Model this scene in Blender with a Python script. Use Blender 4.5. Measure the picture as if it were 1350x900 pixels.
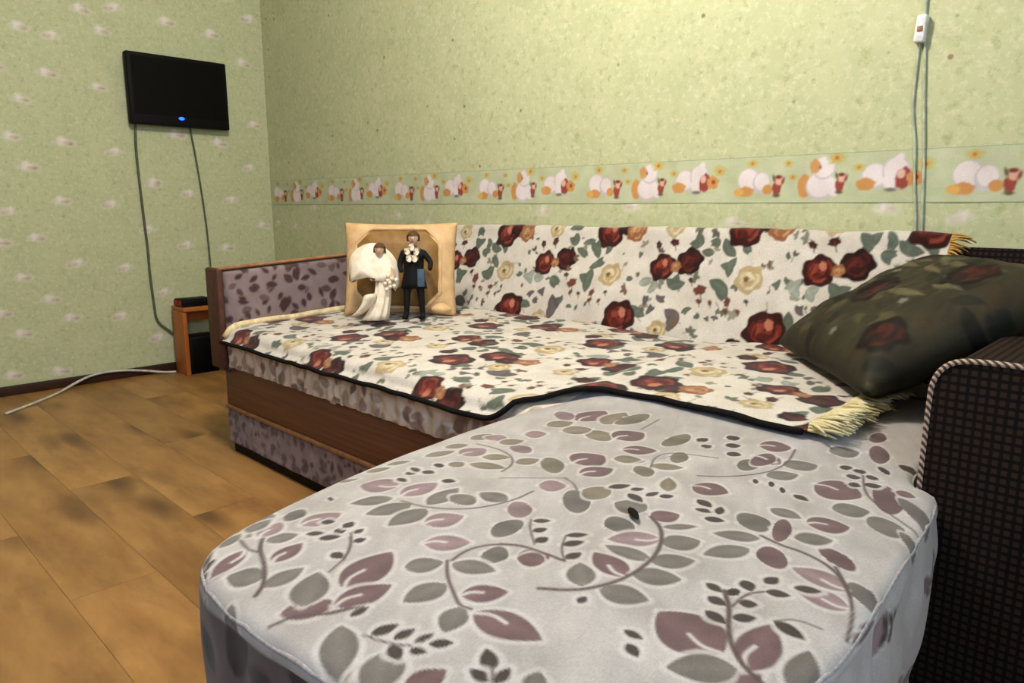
import bpy, bmesh, math, random
import numpy as np
from mathutils import Vector, Matrix
random.seed(7); RNG = np.random.default_rng(7)
for o in list(bpy.data.objects): bpy.data.objects.remove(o, do_unlink=True)
S = bpy.context.scene; COL = S.collection
W, B = -4.0, 2.085                # left wall x, back wall y
XR, YF, ZC = 1.2, -2.3, 2.6       # right wall, front wall, ceiling

# ---------------------------------------------------------------- camera, world, lights
cam = bpy.data.cameras.new('camera'); co = bpy.data.objects.new('camera', cam); COL.objects.link(co)
cam.sensor_width = 36; cam.lens = 960 / 1350 * 36; cam.clip_start = .02
co.location = (0, 0, .87); co.rotation_euler = (math.radians(90 - 10.5), 0, math.radians(44.5))
S.camera = co
wd = bpy.data.worlds.new('world'); S.world = wd; wd.use_nodes = True
wd.node_tree.nodes['Background'].inputs[0].default_value = (.75, .85, 1, 1)
wd.node_tree.nodes['Background'].inputs[1].default_value = .5
S.view_settings.view_transform = 'Standard'; S.view_settings.look = 'None'
S.view_settings.gamma = 1; S.view_settings.use_curve_mapping = False
S.view_settings.exposure = 0.0
def area(name, loc, target, sx, sy, power, col):
    l = bpy.data.lights.new(name, 'AREA'); l.shape = 'RECTANGLE'; l.size = sx; l.size_y = sy; l.energy = power; l.color = col
    o = bpy.data.objects.new(name, l); COL.objects.link(o); o.location = loc
    o.rotation_euler = (Vector(target) - Vector(loc)).to_track_quat('-Z', 'Y').to_euler(); return o
# daylight through the window in the right wall
area('window_daylight', (XR + .12, -.55, 1.55), (-1, -.55, 1.2), 1.3, 1.2, 66, (.62, .79, 1.0))

# ---------------------------------------------------------------- helpers
def lin(c):
    c = np.array(c, float) / 255.
    return np.where(c <= .04045, c / 12.92, ((c + .055) / 1.055) ** 2.4)
def new_obj(name, me, mat=None, parent=None):
    o = bpy.data.objects.new(name, me); COL.objects.link(o)
    if mat is not None and me is not None: me.materials.append(mat)
    if parent is not None: o.parent = parent
    return o
def empty(name, loc=(0, 0, 0)):
    o = bpy.data.objects.new(name, None); COL.objects.link(o); o.location = loc; o.empty_display_size = .05; return o
def tag(o, label, cat, group=None, kind=None):
    o['label'] = label; o['category'] = cat
    if group: o['group'] = group
    if kind: o['kind'] = kind
    return o
def struct(o): o['kind'] = 'structure'; return o
def np_mesh(name, V, Q, smooth=True, paint=None):
    V = np.asarray(V, np.float32); Q = np.asarray(Q, np.int32)
    me = bpy.data.meshes.new(name); n = len(Q); k = Q.shape[1]
    me.vertices.add(len(V)); me.vertices.foreach_set('co', V.ravel())
    me.loops.add(n * k); me.loops.foreach_set('vertex_index', Q.ravel())
    me.polygons.add(n); me.polygons.foreach_set('loop_start', np.arange(0, n * k, k, dtype=np.int32))
    me.polygons.foreach_set('loop_total', np.full(n, k, np.int32))
    me.polygons.foreach_set('use_smooth', np.full(n, smooth, bool))
    me.update(calc_edges=True)
    if paint is not None:
        a = me.color_attributes.new('paint', 'FLOAT_COLOR', 'POINT')
        P = np.asarray(paint, np.float32)
        if P.shape[1] == 3: P = np.concatenate([P, np.ones((len(P), 1), np.float32)], 1)
        a.data.foreach_set('color', P.ravel())
    return me
def grid_quads(nu, nv, closed_u=False, off=0):
    i = np.arange(nu if closed_u else nu - 1); j = np.arange(nv - 1)
    I, J = np.meshgrid(i, j, indexing='ij'); I2 = (I + 1) % nu
    return (np.stack([I * nv + J, I2 * nv + J, I2 * nv + J + 1, I * nv + J + 1], -1).reshape(-1, 4) + off)
class MB:
    """collects boxes, tubes and lofts into one mesh"""
    def __init__(s): s.V = []; s.F = []
    def add(s, v, f):
        o = len(s.V); s.V += [tuple(p) for p in v]; s.F += [tuple(i + o for i in q) for q in f]; return s
    def box(s, x0, x1, y0, y1, z0, z1):
        return s.add([(x0,y0,z0),(x1,y0,z0),(x1,y1,z0),(x0,y1,z0),(x0,y0,z1),(x1,y0,z1),(x1,y1,z1),(x0,y1,z1)],
                     [(0,3,2,1),(4,5,6,7),(0,1,5,4),(1,2,6,5),(2,3,7,6),(3,0,4,7)])
    def tube(s, pts, r, n=8, closed=False):
        P = [Vector(p) for p in pts]; N = len(P); v = []; f = []; pr = None
        for i, p in enumerate(P):
            a = P[(i + 1) % N] if (closed or i < N - 1) else p; b = P[i - 1] if (closed or i > 0) else p
            t = (a - b).normalized()
            if pr is None:
                up = Vector((0, 0, 1)) if abs(t.z) < .9 else Vector((1, 0, 0)); e = t.cross(up).normalized()
            else: e = (pr - t * pr.dot(t)).normalized()
            pr = e; g = t.cross(e); rr = r[i] if hasattr(r, '__len__') else r
            v += [p + (e * math.cos(2 * math.pi * k / n) + g * math.sin(2 * math.pi * k / n)) * rr for k in range(n)]
        for i in range(N if closed else N - 1):
            j = (i + 1) % N
            f += [(i * n + k, i * n + (k + 1) % n, j * n + (k + 1) % n, j * n + k) for k in range(n)]
        if not closed: f += [tuple(range(n - 1, -1, -1)), tuple(range((N - 1) * n, N * n))]
        return s.add(v, f)
    def loft(s, rings, cap=True):
        n = len(rings[0]); v = [p for r in rings for p in r]; f = []
        for i in range(len(rings) - 1):
            f += [(i * n + k, i * n + (k + 1) % n, (i + 1) * n + (k + 1) % n, (i + 1) * n + k) for k in range(n)]
        if cap: f += [tuple(range(n - 1, -1, -1)), tuple(range((len(rings) - 1) * n, len(rings) * n))]
        return s.add(v, f)
    def build(s, name, mat, parent=None, smooth=False, bevel=0, seg=2, sub=0):
        me = bpy.data.meshes.new(name); me.from_pydata(s.V, [], s.F)
        if smooth: me.polygons.foreach_set('use_smooth', [True] * len(me.polygons))
        me.update(); o = new_obj(name, me, mat, parent)
        if bevel:
            m = o.modifiers.new('bevel', 'BEVEL'); m.width = bevel; m.segments = seg; m.limit_method = 'ANGLE'
            me.polygons.foreach_set('use_smooth', [True] * len(me.polygons))
        if sub:
            m = o.modifiers.new('sub', 'SUBSURF'); m.levels = sub; m.render_levels = sub
        return o
def smooth_poly(pts, n, closed=False, it=3):
    P = np.array(pts, float)
    for _ in range(it):
        if closed:
            Q = np.roll(P, -1, 0); P = np.stack([P * .75 + Q * .25, P * .25 + Q * .75], 1).reshape(-1, P.shape[1])
        else:
            A, Bq = P[:-1], P[1:]
            P = np.concatenate([P[:1], np.stack([A * .75 + Bq * .25, A * .25 + Bq * .75], 1).reshape(-1, P.shape[1]), P[-1:]])
    if closed: P = np.concatenate([P, P[:1]])
    d = np.r_[0, np.cumsum(np.linalg.norm(np.diff(P, axis=0), axis=1))]
    t = np.linspace(0, d[-1], n, endpoint=not closed)
    return np.stack([np.interp(t, d, P[:, k]) for k in range(P.shape[1])], 1)
def sstep(x, a, b):
    t = np.clip((x - a) / (b - a), 0, 1); return t * t * (3 - 2 * t)
def vnoise(x, y, s, seed=0):
    """smooth value noise, about -1..1"""
    r = np.random.default_rng(seed).uniform(-1, 1, (64, 64)); u = np.asarray(x) / s; v = np.asarray(y) / s
    i = np.floor(u).astype(int); j = np.floor(v).astype(int); fu = u - i; fv = v - j
    fu = fu * fu * (3 - 2 * fu); fv = fv * fv * (3 - 2 * fv)
    g = lambda a, b: r[a % 64, b % 64]
    return (g(i, j) * (1 - fu) + g(i + 1, j) * fu) * (1 - fv) + (g(i, j + 1) * (1 - fu) + g(i + 1, j + 1) * fu) * fv

# ---------------------------------------------------------------- printed-cloth painter (flat print on the mesh, metres)
class Paint:
    def __init__(s, u, v, ground, soft=.0025, alpha=False):
        s.u = np.asarray(u, float).ravel(); s.v = np.asarray(v, float).ravel()
        s.c = np.tile(lin(ground), (len(s.u), 1)); s.soft = soft
        s.a = np.zeros(len(s.u)) if alpha else None
    def near(s, cx, cy, r): return np.nonzero((np.abs(s.u - cx) < r) & (np.abs(s.v - cy) < r))[0]
    def put(s, i, m, col):
        if len(i) == 0: return
        c = lin(col) if np.ndim(col) == 1 else col
        s.c[i] = s.c[i] * (1 - m[:, None]) + c * m[:, None]
        if s.a is not None: s.a[i] = np.maximum(s.a[i], m)
    def leaf(s, x0, y0, x1, y1, w, col, halo=None, vein=True, op=1.):
        Ln = math.hypot(x1 - x0, y1 - y0)
        if Ln < 1e-5: return
        i = s.near((x0 + x1) / 2, (y0 + y1) / 2, Ln / 2 + w + .02)
        if len(i) == 0: return
        ax, ay = (x1 - x0) / Ln, (y1 - y0) / Ln; du, dv = s.u[i] - x0, s.v[i] - y0
        t = (du * ax + dv * ay) / Ln; q = -du * ay + dv * ax
        k = min(1., w / Ln * 1.2)
        tt = np.clip(t, 0, 1); prof = w * (np.sin(np.pi * tt ** .85)) ** (.95 - .45 * k)
        d = np.abs(q) - prof; d = np.where((t < 0) | (t > 1), np.maximum(d, np.maximum(-t, t - 1) * Ln + np.abs(q) * .5), d)
        if halo is not None: s.put(i, np.clip(1 - (d - .005) / .004, 0, 1) * .75, halo)
        m = np.clip(.5 - d / (2 * s.soft), 0, 1) * op
        c = np.tile(lin(col), (len(i), 1))
        if vein:
            sh = 1 + .22 * np.exp(-(q / (w * .45)) ** 2) * np.sign(.8 - k) - .16 * (t - .5) + .08 * vnoise(s.u[i], s.v[i], .012, 3)
            c = c * sh[:, None]
        s.put(i, m, c)
    def stroke(s, pts, w, col):
        P = smooth_poly(pts, max(8, len(pts) * 8), it=3)
        c = P.mean(0); r = np.abs(P - c).max() + .02; i = s.near(c[0], c[1], r)
        if len(i) == 0: return
        d = np.full(len(i), 9.)
        for a, b in zip(P[:-1], P[1:]):
            e = b - a; t = np.clip(((s.u[i] - a[0]) * e[0] + (s.v[i] - a[1]) * e[1]) / (e @ e + 1e-12), 0, 1)
            d = np.minimum(d, np.hypot(s.u[i] - a[0] - t * e[0], s.v[i] - a[1] - t * e[1]))
        s.put(i, np.clip(.5 - (d - w / 2) / (2 * s.soft), 0, 1), col)
    def blob(s, cx, cy, rx, ry=None, col=(0, 0, 0), ang=0, rough=0., op=1., seed=0):
        ry = rx if ry is None else ry; i = s.near(cx, cy, max(rx, ry) * 1.5 + .01)
        if len(i) == 0: return
        du, dv = s.u[i] - cx, s.v[i] - cy; ca, sa = math.cos(ang), math.sin(ang)
        p, q = (du * ca + dv * sa) / rx, (-du * sa + dv * ca) / ry; r = np.hypot(p, q)
        if rough:
            th = np.arctan2(q, p); r = r / (1 + rough * (np.sin(th * 5 + seed) * .6 + np.sin(th * 8 + 2 * seed) * .4))
        s.put(i, np.clip(.5 - (r - 1) * min(rx, ry) / (2 * s.soft), 0, 1) * op, col)
    def rose(s, cx, cy, r, cols, seed=0):
        rd = random.Random(seed)
        s.blob(cx, cy, r, r * .95, cols[0], rough=.12, seed=seed)
        for k in range(9):
            a = k * 2.4 + rd.random(); rr = r * (.72 - .055 * k)
            s.blob(cx + math.cos(a) * rr * .75, cy + math.sin(a) * rr * .75, r * .36, r * .26, cols[1 + k % (len(cols) - 1)], a + 1.57, .1, .8, k)
        for k in range(4):
            a = k * 1.9 + rd.random() * 2
            s.blob(cx + math.cos(a) * r * .45, cy + math.sin(a) * r * .45, r * .3, r * .07, cols[0], a + 1.4, 0, .8)
        s.blob(cx + r * .05, cy + r * .08, r * .22, r * .18, cols[1], .5, .1, .9)
        s.blob(cx + r * .05, cy + r * .05, r * .09, r * .08, cols[0], .5, .1, .9)

# ---------------------------------------------------------------- materials
def nodes(name, rough=.6, spec=.3):
    m = bpy.data.materials.new(name); m.use_nodes = True; nt = m.node_tree; b = nt.nodes['Principled BSDF']
    b.inputs['Roughness'].default_value = rough; b.inputs['Specular IOR Level'].default_value = spec
    return m, nt, b
def N(nt, t, **kw):
    n = nt.nodes.new(t)
    for k, v in kw.items(): setattr(n, k, v)
    return n
def mixc(nt, fac, a, b, mode='MIX'):
    n = N(nt, 'ShaderNodeMix', data_type='RGBA', blend_type=mode)
    for sock, v in ((n.inputs[0], fac), (n.inputs[6], a), (n.inputs[7], b)):
        if hasattr(v, 'is_linked'): nt.links.new(v, sock)
        elif isinstance(v, (int, float)): sock.default_value = v
        else: sock.default_value = (*lin(v), 1)
    return n.outputs[2]
def ramp(nt, inp, p0, p1):
    n = N(nt, 'ShaderNodeMapRange'); n.inputs[1].default_value = p0; n.inputs[2].default_value = p1; nt.links.new(inp, n.inputs[0]); return n.outputs[0]
def noise(nt, scale, detail=3, vec=None, rough=.5):
    n = N(nt, 'ShaderNodeTexNoise'); n.inputs['Scale'].default_value = scale; n.inputs['Detail'].default_value = detail; n.inputs['Roughness'].default_value = rough
    if vec is not None: nt.links.new(vec, n.inputs['Vector'])
    return n.outputs[0]
def objco(nt, scale=(1, 1, 1)):
    t = N(nt, 'ShaderNodeTexCoord'); m = N(nt, 'ShaderNodeMapping'); m.inputs['Scale'].default_value = scale
    nt.links.new(t.outputs['Object'], m.inputs[0]); return m.outputs[0]
def bump(nt, b, h, strength=.3, dist=.002):
    n = N(nt, 'ShaderNodeBump'); n.inputs['Strength'].default_value = strength; n.inputs['Distance'].default_value = dist
    nt.links.new(h, n.inputs['Height']); nt.links.new(n.outputs[0], b.inputs['Normal'])
def plain(name, col, rough=.6, spec=.3, metal=0, nz=None, nscale=40, bstr=0):
    m, nt, b = nodes(name, rough, spec); b.inputs['Metallic'].default_value = metal
    f = noise(nt, nscale, 4, objco(nt))
    c2 = [x * .82 for x in col] if nz is None else nz
    nt.links.new(mixc(nt, ramp(nt, f, .35, .65), col, c2), b.inputs['Base Color'])
    if bstr: bump(nt, b, f, bstr)
    return m
def painted(name, rough=.85, weave=900, amt=.12, stretch=(1, 1, 1), bstr=.25, sheen=.15, spec=.15):
    m, nt, b = nodes(name, rough, spec)
    a = N(nt, 'ShaderNodeVertexColor', layer_name='paint')
    f = noise(nt, weave, 2, objco(nt, stretch)); g = noise(nt, 14, 4, objco(nt))
    k = mixc(nt, 1., a.outputs[0], mixc(nt, ramp(nt, f, .3, .7), [255 * (1 - amt)] * 3, [255] * 3), 'MULTIPLY')
    k = mixc(nt, 1., k, mixc(nt, ramp(nt, g, .3, .7), (236, 234, 230), (255, 255, 255)), 'MULTIPLY')
    nt.links.new(k, b.inputs['Base Color']); bump(nt, b, f, bstr, .001)
    b.inputs['Sheen Weight'].default_value = sheen
    return m
M = {}
M['jacquard'] = painted('leaf_jacquard', .8, 700, .08, (1, .35, 1), .15)
M['tapestry'] = painted('rose_tapestry', .9, 600, .2)
M['satin_print'] = painted('dark_satin_print', .62, 300, .12, spec=.15, sheen=0)
M['border'] = painted('border_paper', .6, 300, .05, bstr=.05, sheen=0)
def wallpaper(name, dots):
    m, nt, b = nodes(name, .75, .2)
    oc = objco(nt)
    base = mixc(nt, ramp(nt, noise(nt, 9, 5, oc, .65), .32, .68), WALL_A, WALL_B)
    base = mixc(nt, ramp(nt, noise(nt, 55, 5, oc, .7), .5, .66), base, WALL_C)
    base = mixc(nt, ramp(nt, noise(nt, 38, 5, oc, .7), .54, .7), base, WALL_D)
    if dots:
        v = N(nt, 'ShaderNodeTexVoronoi'); v.inputs['Scale'].default_value = 13; nt.links.new(objco(nt, (1, 0, 1)), v.inputs['Vector'])
        d = ramp(nt, v.outputs['Distance'], .11, .06)
        sp = N(nt, 'ShaderNodeSeparateColor'); nt.links.new(v.outputs['Color'], sp.inputs[0])
        mu = N(nt, 'ShaderNodeMath', operation='MULTIPLY'); nt.links.new(d, mu.inputs[0]); nt.links.new(ramp(nt, sp.outputs[0], .45, .75), mu.inputs[1])
        dc = mixc(nt, sp.outputs[1], (150, 120, 95), (120, 130, 110))
        z = N(nt, 'ShaderNodeSeparateXYZ'); nt.links.new(oc, z.inputs[0])
        mu2 = N(nt, 'ShaderNodeMath', operation='MULTIPLY'); nt.links.new(mu.outputs[0], mu2.inputs[0]); nt.links.new(ramp(nt, z.outputs[2], 1.012, 1.015), mu2.inputs[1])
        base = mixc(nt, mu2.outputs[0], base, dc)
    a = N(nt, 'ShaderNodeVertexColor', layer_name='paint')
    base = mixc(nt, a.outputs[1], base, a.outputs[0])
    nt.links.new(base, b.inputs['Base Color']); bump(nt, b, noise(nt, 180, 3, oc), .12, .001)
    return m
WALL_D = (164, 168, 124)
WALL_A, WALL_B, WALL_C = (190, 193, 154), (178, 184, 144), (200, 200, 168)
M['paper_left'] = wallpaper('wallpaper_flowers', False); M['paper_back'] = wallpaper('wallpaper_speckled', True)
M['ceiling'] = plain('ceiling_white', (186, 182, 168)); M['wall_plain'] = plain('wall_green', (150, 152, 118)); M['wall_dark'] = plain('wall_brown_low_bounce', (96, 74, 54))
def woodmat(name, c1, c2, c3, scale=(1.2, 14, 14), rough=.45, rnd=True, knots=True):
    m, nt, b = nodes(name, rough, .35); oc = objco(nt, scale)
    if rnd:
        oi = N(nt, 'ShaderNodeObjectInfo'); ad = N(nt, 'ShaderNodeVectorMath', operation='MULTIPLY_ADD')
        nt.links.new(oi.outputs['Random'], ad.inputs[0]); ad.inputs[1].default_value = (37, 53, 29); nt.links.new(oc, ad.inputs[2]); oc2 = ad.outputs[0]
    else: oc2 = oc
    c = mixc(nt, ramp(nt, noise(nt, 1.5, 6, oc2, .6), .3, .7), c1, c2)
    if knots:
        v = N(nt, 'ShaderNodeTexVoronoi'); v.inputs['Scale'].default_value = .8; nt.links.new(oc2, v.inputs['Vector'])
        c = mixc(nt, ramp(nt, v.outputs['Distance'], .3, .08), c, c3)
        c = mixc(nt, ramp(nt, noise(nt, .9, 5, oc2, .65), .5, .8), c, c3)
    if rnd:
        hs = N(nt, 'ShaderNodeHueSaturation'); nt.links.new(c, hs.inputs['Color']); nt.links.new(ramp(nt, oi.outputs['Random'], -1.2, 1.6), hs.inputs['Value'])
        mr = N(nt, 'ShaderNodeMapRange'); mr.inputs[3].default_value = .88; mr.inputs[4].default_value = 1.08; nt.links.new(oi.outputs['Random'], mr.inputs[0]); nt.links.new(mr.outputs[0], hs.inputs['Value'])
        c = hs.outputs[0]
    nt.links.new(c, b.inputs['Base Color']); return m
M['plank'] = woodmat('laminate', (172, 130, 76), (138, 97, 54), (98, 66, 39), (2.2, 7, 7), .42)
M['stool_wood'] = woodmat('orange_wood', (176, 104, 44), (150, 82, 34), (120, 60, 24), (10, 10, 2), .45, False, False)
M['board'] = woodmat('brown_board', (126, 84, 60), (100, 64, 46), (70, 42, 28), (2, 60, 60), .55, False, False)
M['baseboard'] = plain('baseboard_brown', (58, 34, 24), .5)
M['tan_trim'] = plain('tan_trim', (160, 112, 74), .6)
M['dark_wood'] = plain('dark_brown_panel', (84, 48, 38), .55)
M['black'] = plain('black_plastic', (6, 6, 7), .6, .15); M['screen'] = plain('black_screen', (3, 3, 4), .5, .1)
M['black_bind'] = plain('black_binding', (22, 20, 20), .9, .1)
M['fringe'] = plain('cream_fringe', (216, 205, 166), .85, .15, nz=(188, 174, 130))
M['gold_fringe'] = plain('gold_fringe', (190, 150, 80), .8, .2)
M['cream_hem'] = plain('cream_hem', (226, 205, 160), .8, .2)
M['piping'] = plain('pale_piping', (166, 162, 162), .85, .1, nscale=200)
M['cable'] = plain('grey_green_cable', (92, 98, 74), .6); M['white_cable'] = plain('white_cable', (214, 212, 200), .5)
M['white_plastic'] = plain('white_plastic', (232, 234, 236), .4)
M['red'] = plain('red_plastic', (150, 24, 26), .5)
M['gold_satin'] = plain('gold_satin', (142, 108, 60), .5, .3, nz=(122, 88, 46), nscale=25)
M['cream_satin'] = plain('cream_satin', (214, 180, 134), .5, .3, nz=(196, 158, 112), nscale=25)
M['white_satin'] = plain('white_satin', (236, 226, 206), .5, .4, nz=(222, 206, 182)); M['suit'] = plain('black_suit', (14, 13, 15), .7, .2)
M['skin'] = plain('doll_skin', (222, 180, 150), .5); M['hair'] = plain('brown_hair', (92, 62, 34), .6); M['blue_cloth'] = plain('slate_blue_cloth', (62, 86, 110), .5)
M['trouser'] = plain('dark_brown_cloth', (40, 26, 24), .7)
def plaid():
    m, nt, b = nodes('brown_plaid', .9, .1)
    tc = objco(nt); s = N(nt, 'ShaderNodeSeparateXYZ'); nt.links.new(tc, s.inputs[0]); out = []
    for k in (0, 2):
        w = N(nt, 'ShaderNodeMath', operation='MULTIPLY'); nt.links.new(s.outputs[k], w.inputs[0]); w.inputs[1].default_value = 2 * math.pi / .0125
        q = N(nt, 'ShaderNodeMath', operation='SINE'); nt.links.new(w.outputs[0], q.inputs[0]); out.append(ramp(nt, q.outputs[0], .1, .6))
    a = mixc(nt, out[0], (42, 31, 26), (17, 12, 11)); c = mixc(nt, out[1], a, (14, 10, 10))
    nt.links.new(c, b.inputs['Base Color']); bump(nt, b, noise(nt, 500, 2, tc), .3, .001); return m
M['plaid'] = plaid()
def twist():
    m, nt, b = nodes('twisted_cord', .7, .2); w = N(nt, 'ShaderNodeTexWave'); w.inputs['Scale'].default_value = 55
    w.bands_direction = 'DIAGONAL'; nt.links.new(objco(nt), w.inputs['Vector'])
    nt.links.new(mixc(nt, ramp(nt, w.outputs[1], .35, .6), (176, 158, 142), (72, 52, 44)), b.inputs['Base Color']); return m
M['cord'] = twist()
def emit(name, col, st):
    m, nt, b = nodes(name); b.inputs['Emission Color'].default_value = (*lin(col), 1); b.inputs['Emission Strength'].default_value = st
    b.inputs['Base Color'].default_value = (*lin(col), 1); return m
M['led'] = emit('blue_led', (20, 70, 255), 6)
M['lamp_glass'] = emit('lamp_glass', (255, 236, 205), 3)
def glass():
    m, nt, b = nodes('window_glass'); t = N(nt, 'ShaderNodeBsdfTransparent'); g = N(nt, 'ShaderNodeBsdfGlossy'); g.inputs['Roughness'].default_value = .02
    x = N(nt, 'ShaderNodeMixShader'); x.inputs[0].default_value = .05; nt.links.new(t.outputs[0], x.inputs[1]); nt.links.new(g.outputs[0], x.inputs[2])
    nt.links.new(x.outputs[0], nt.nodes['Material Output'].inputs[0]); return m
M['glass'] = glass()

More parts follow.
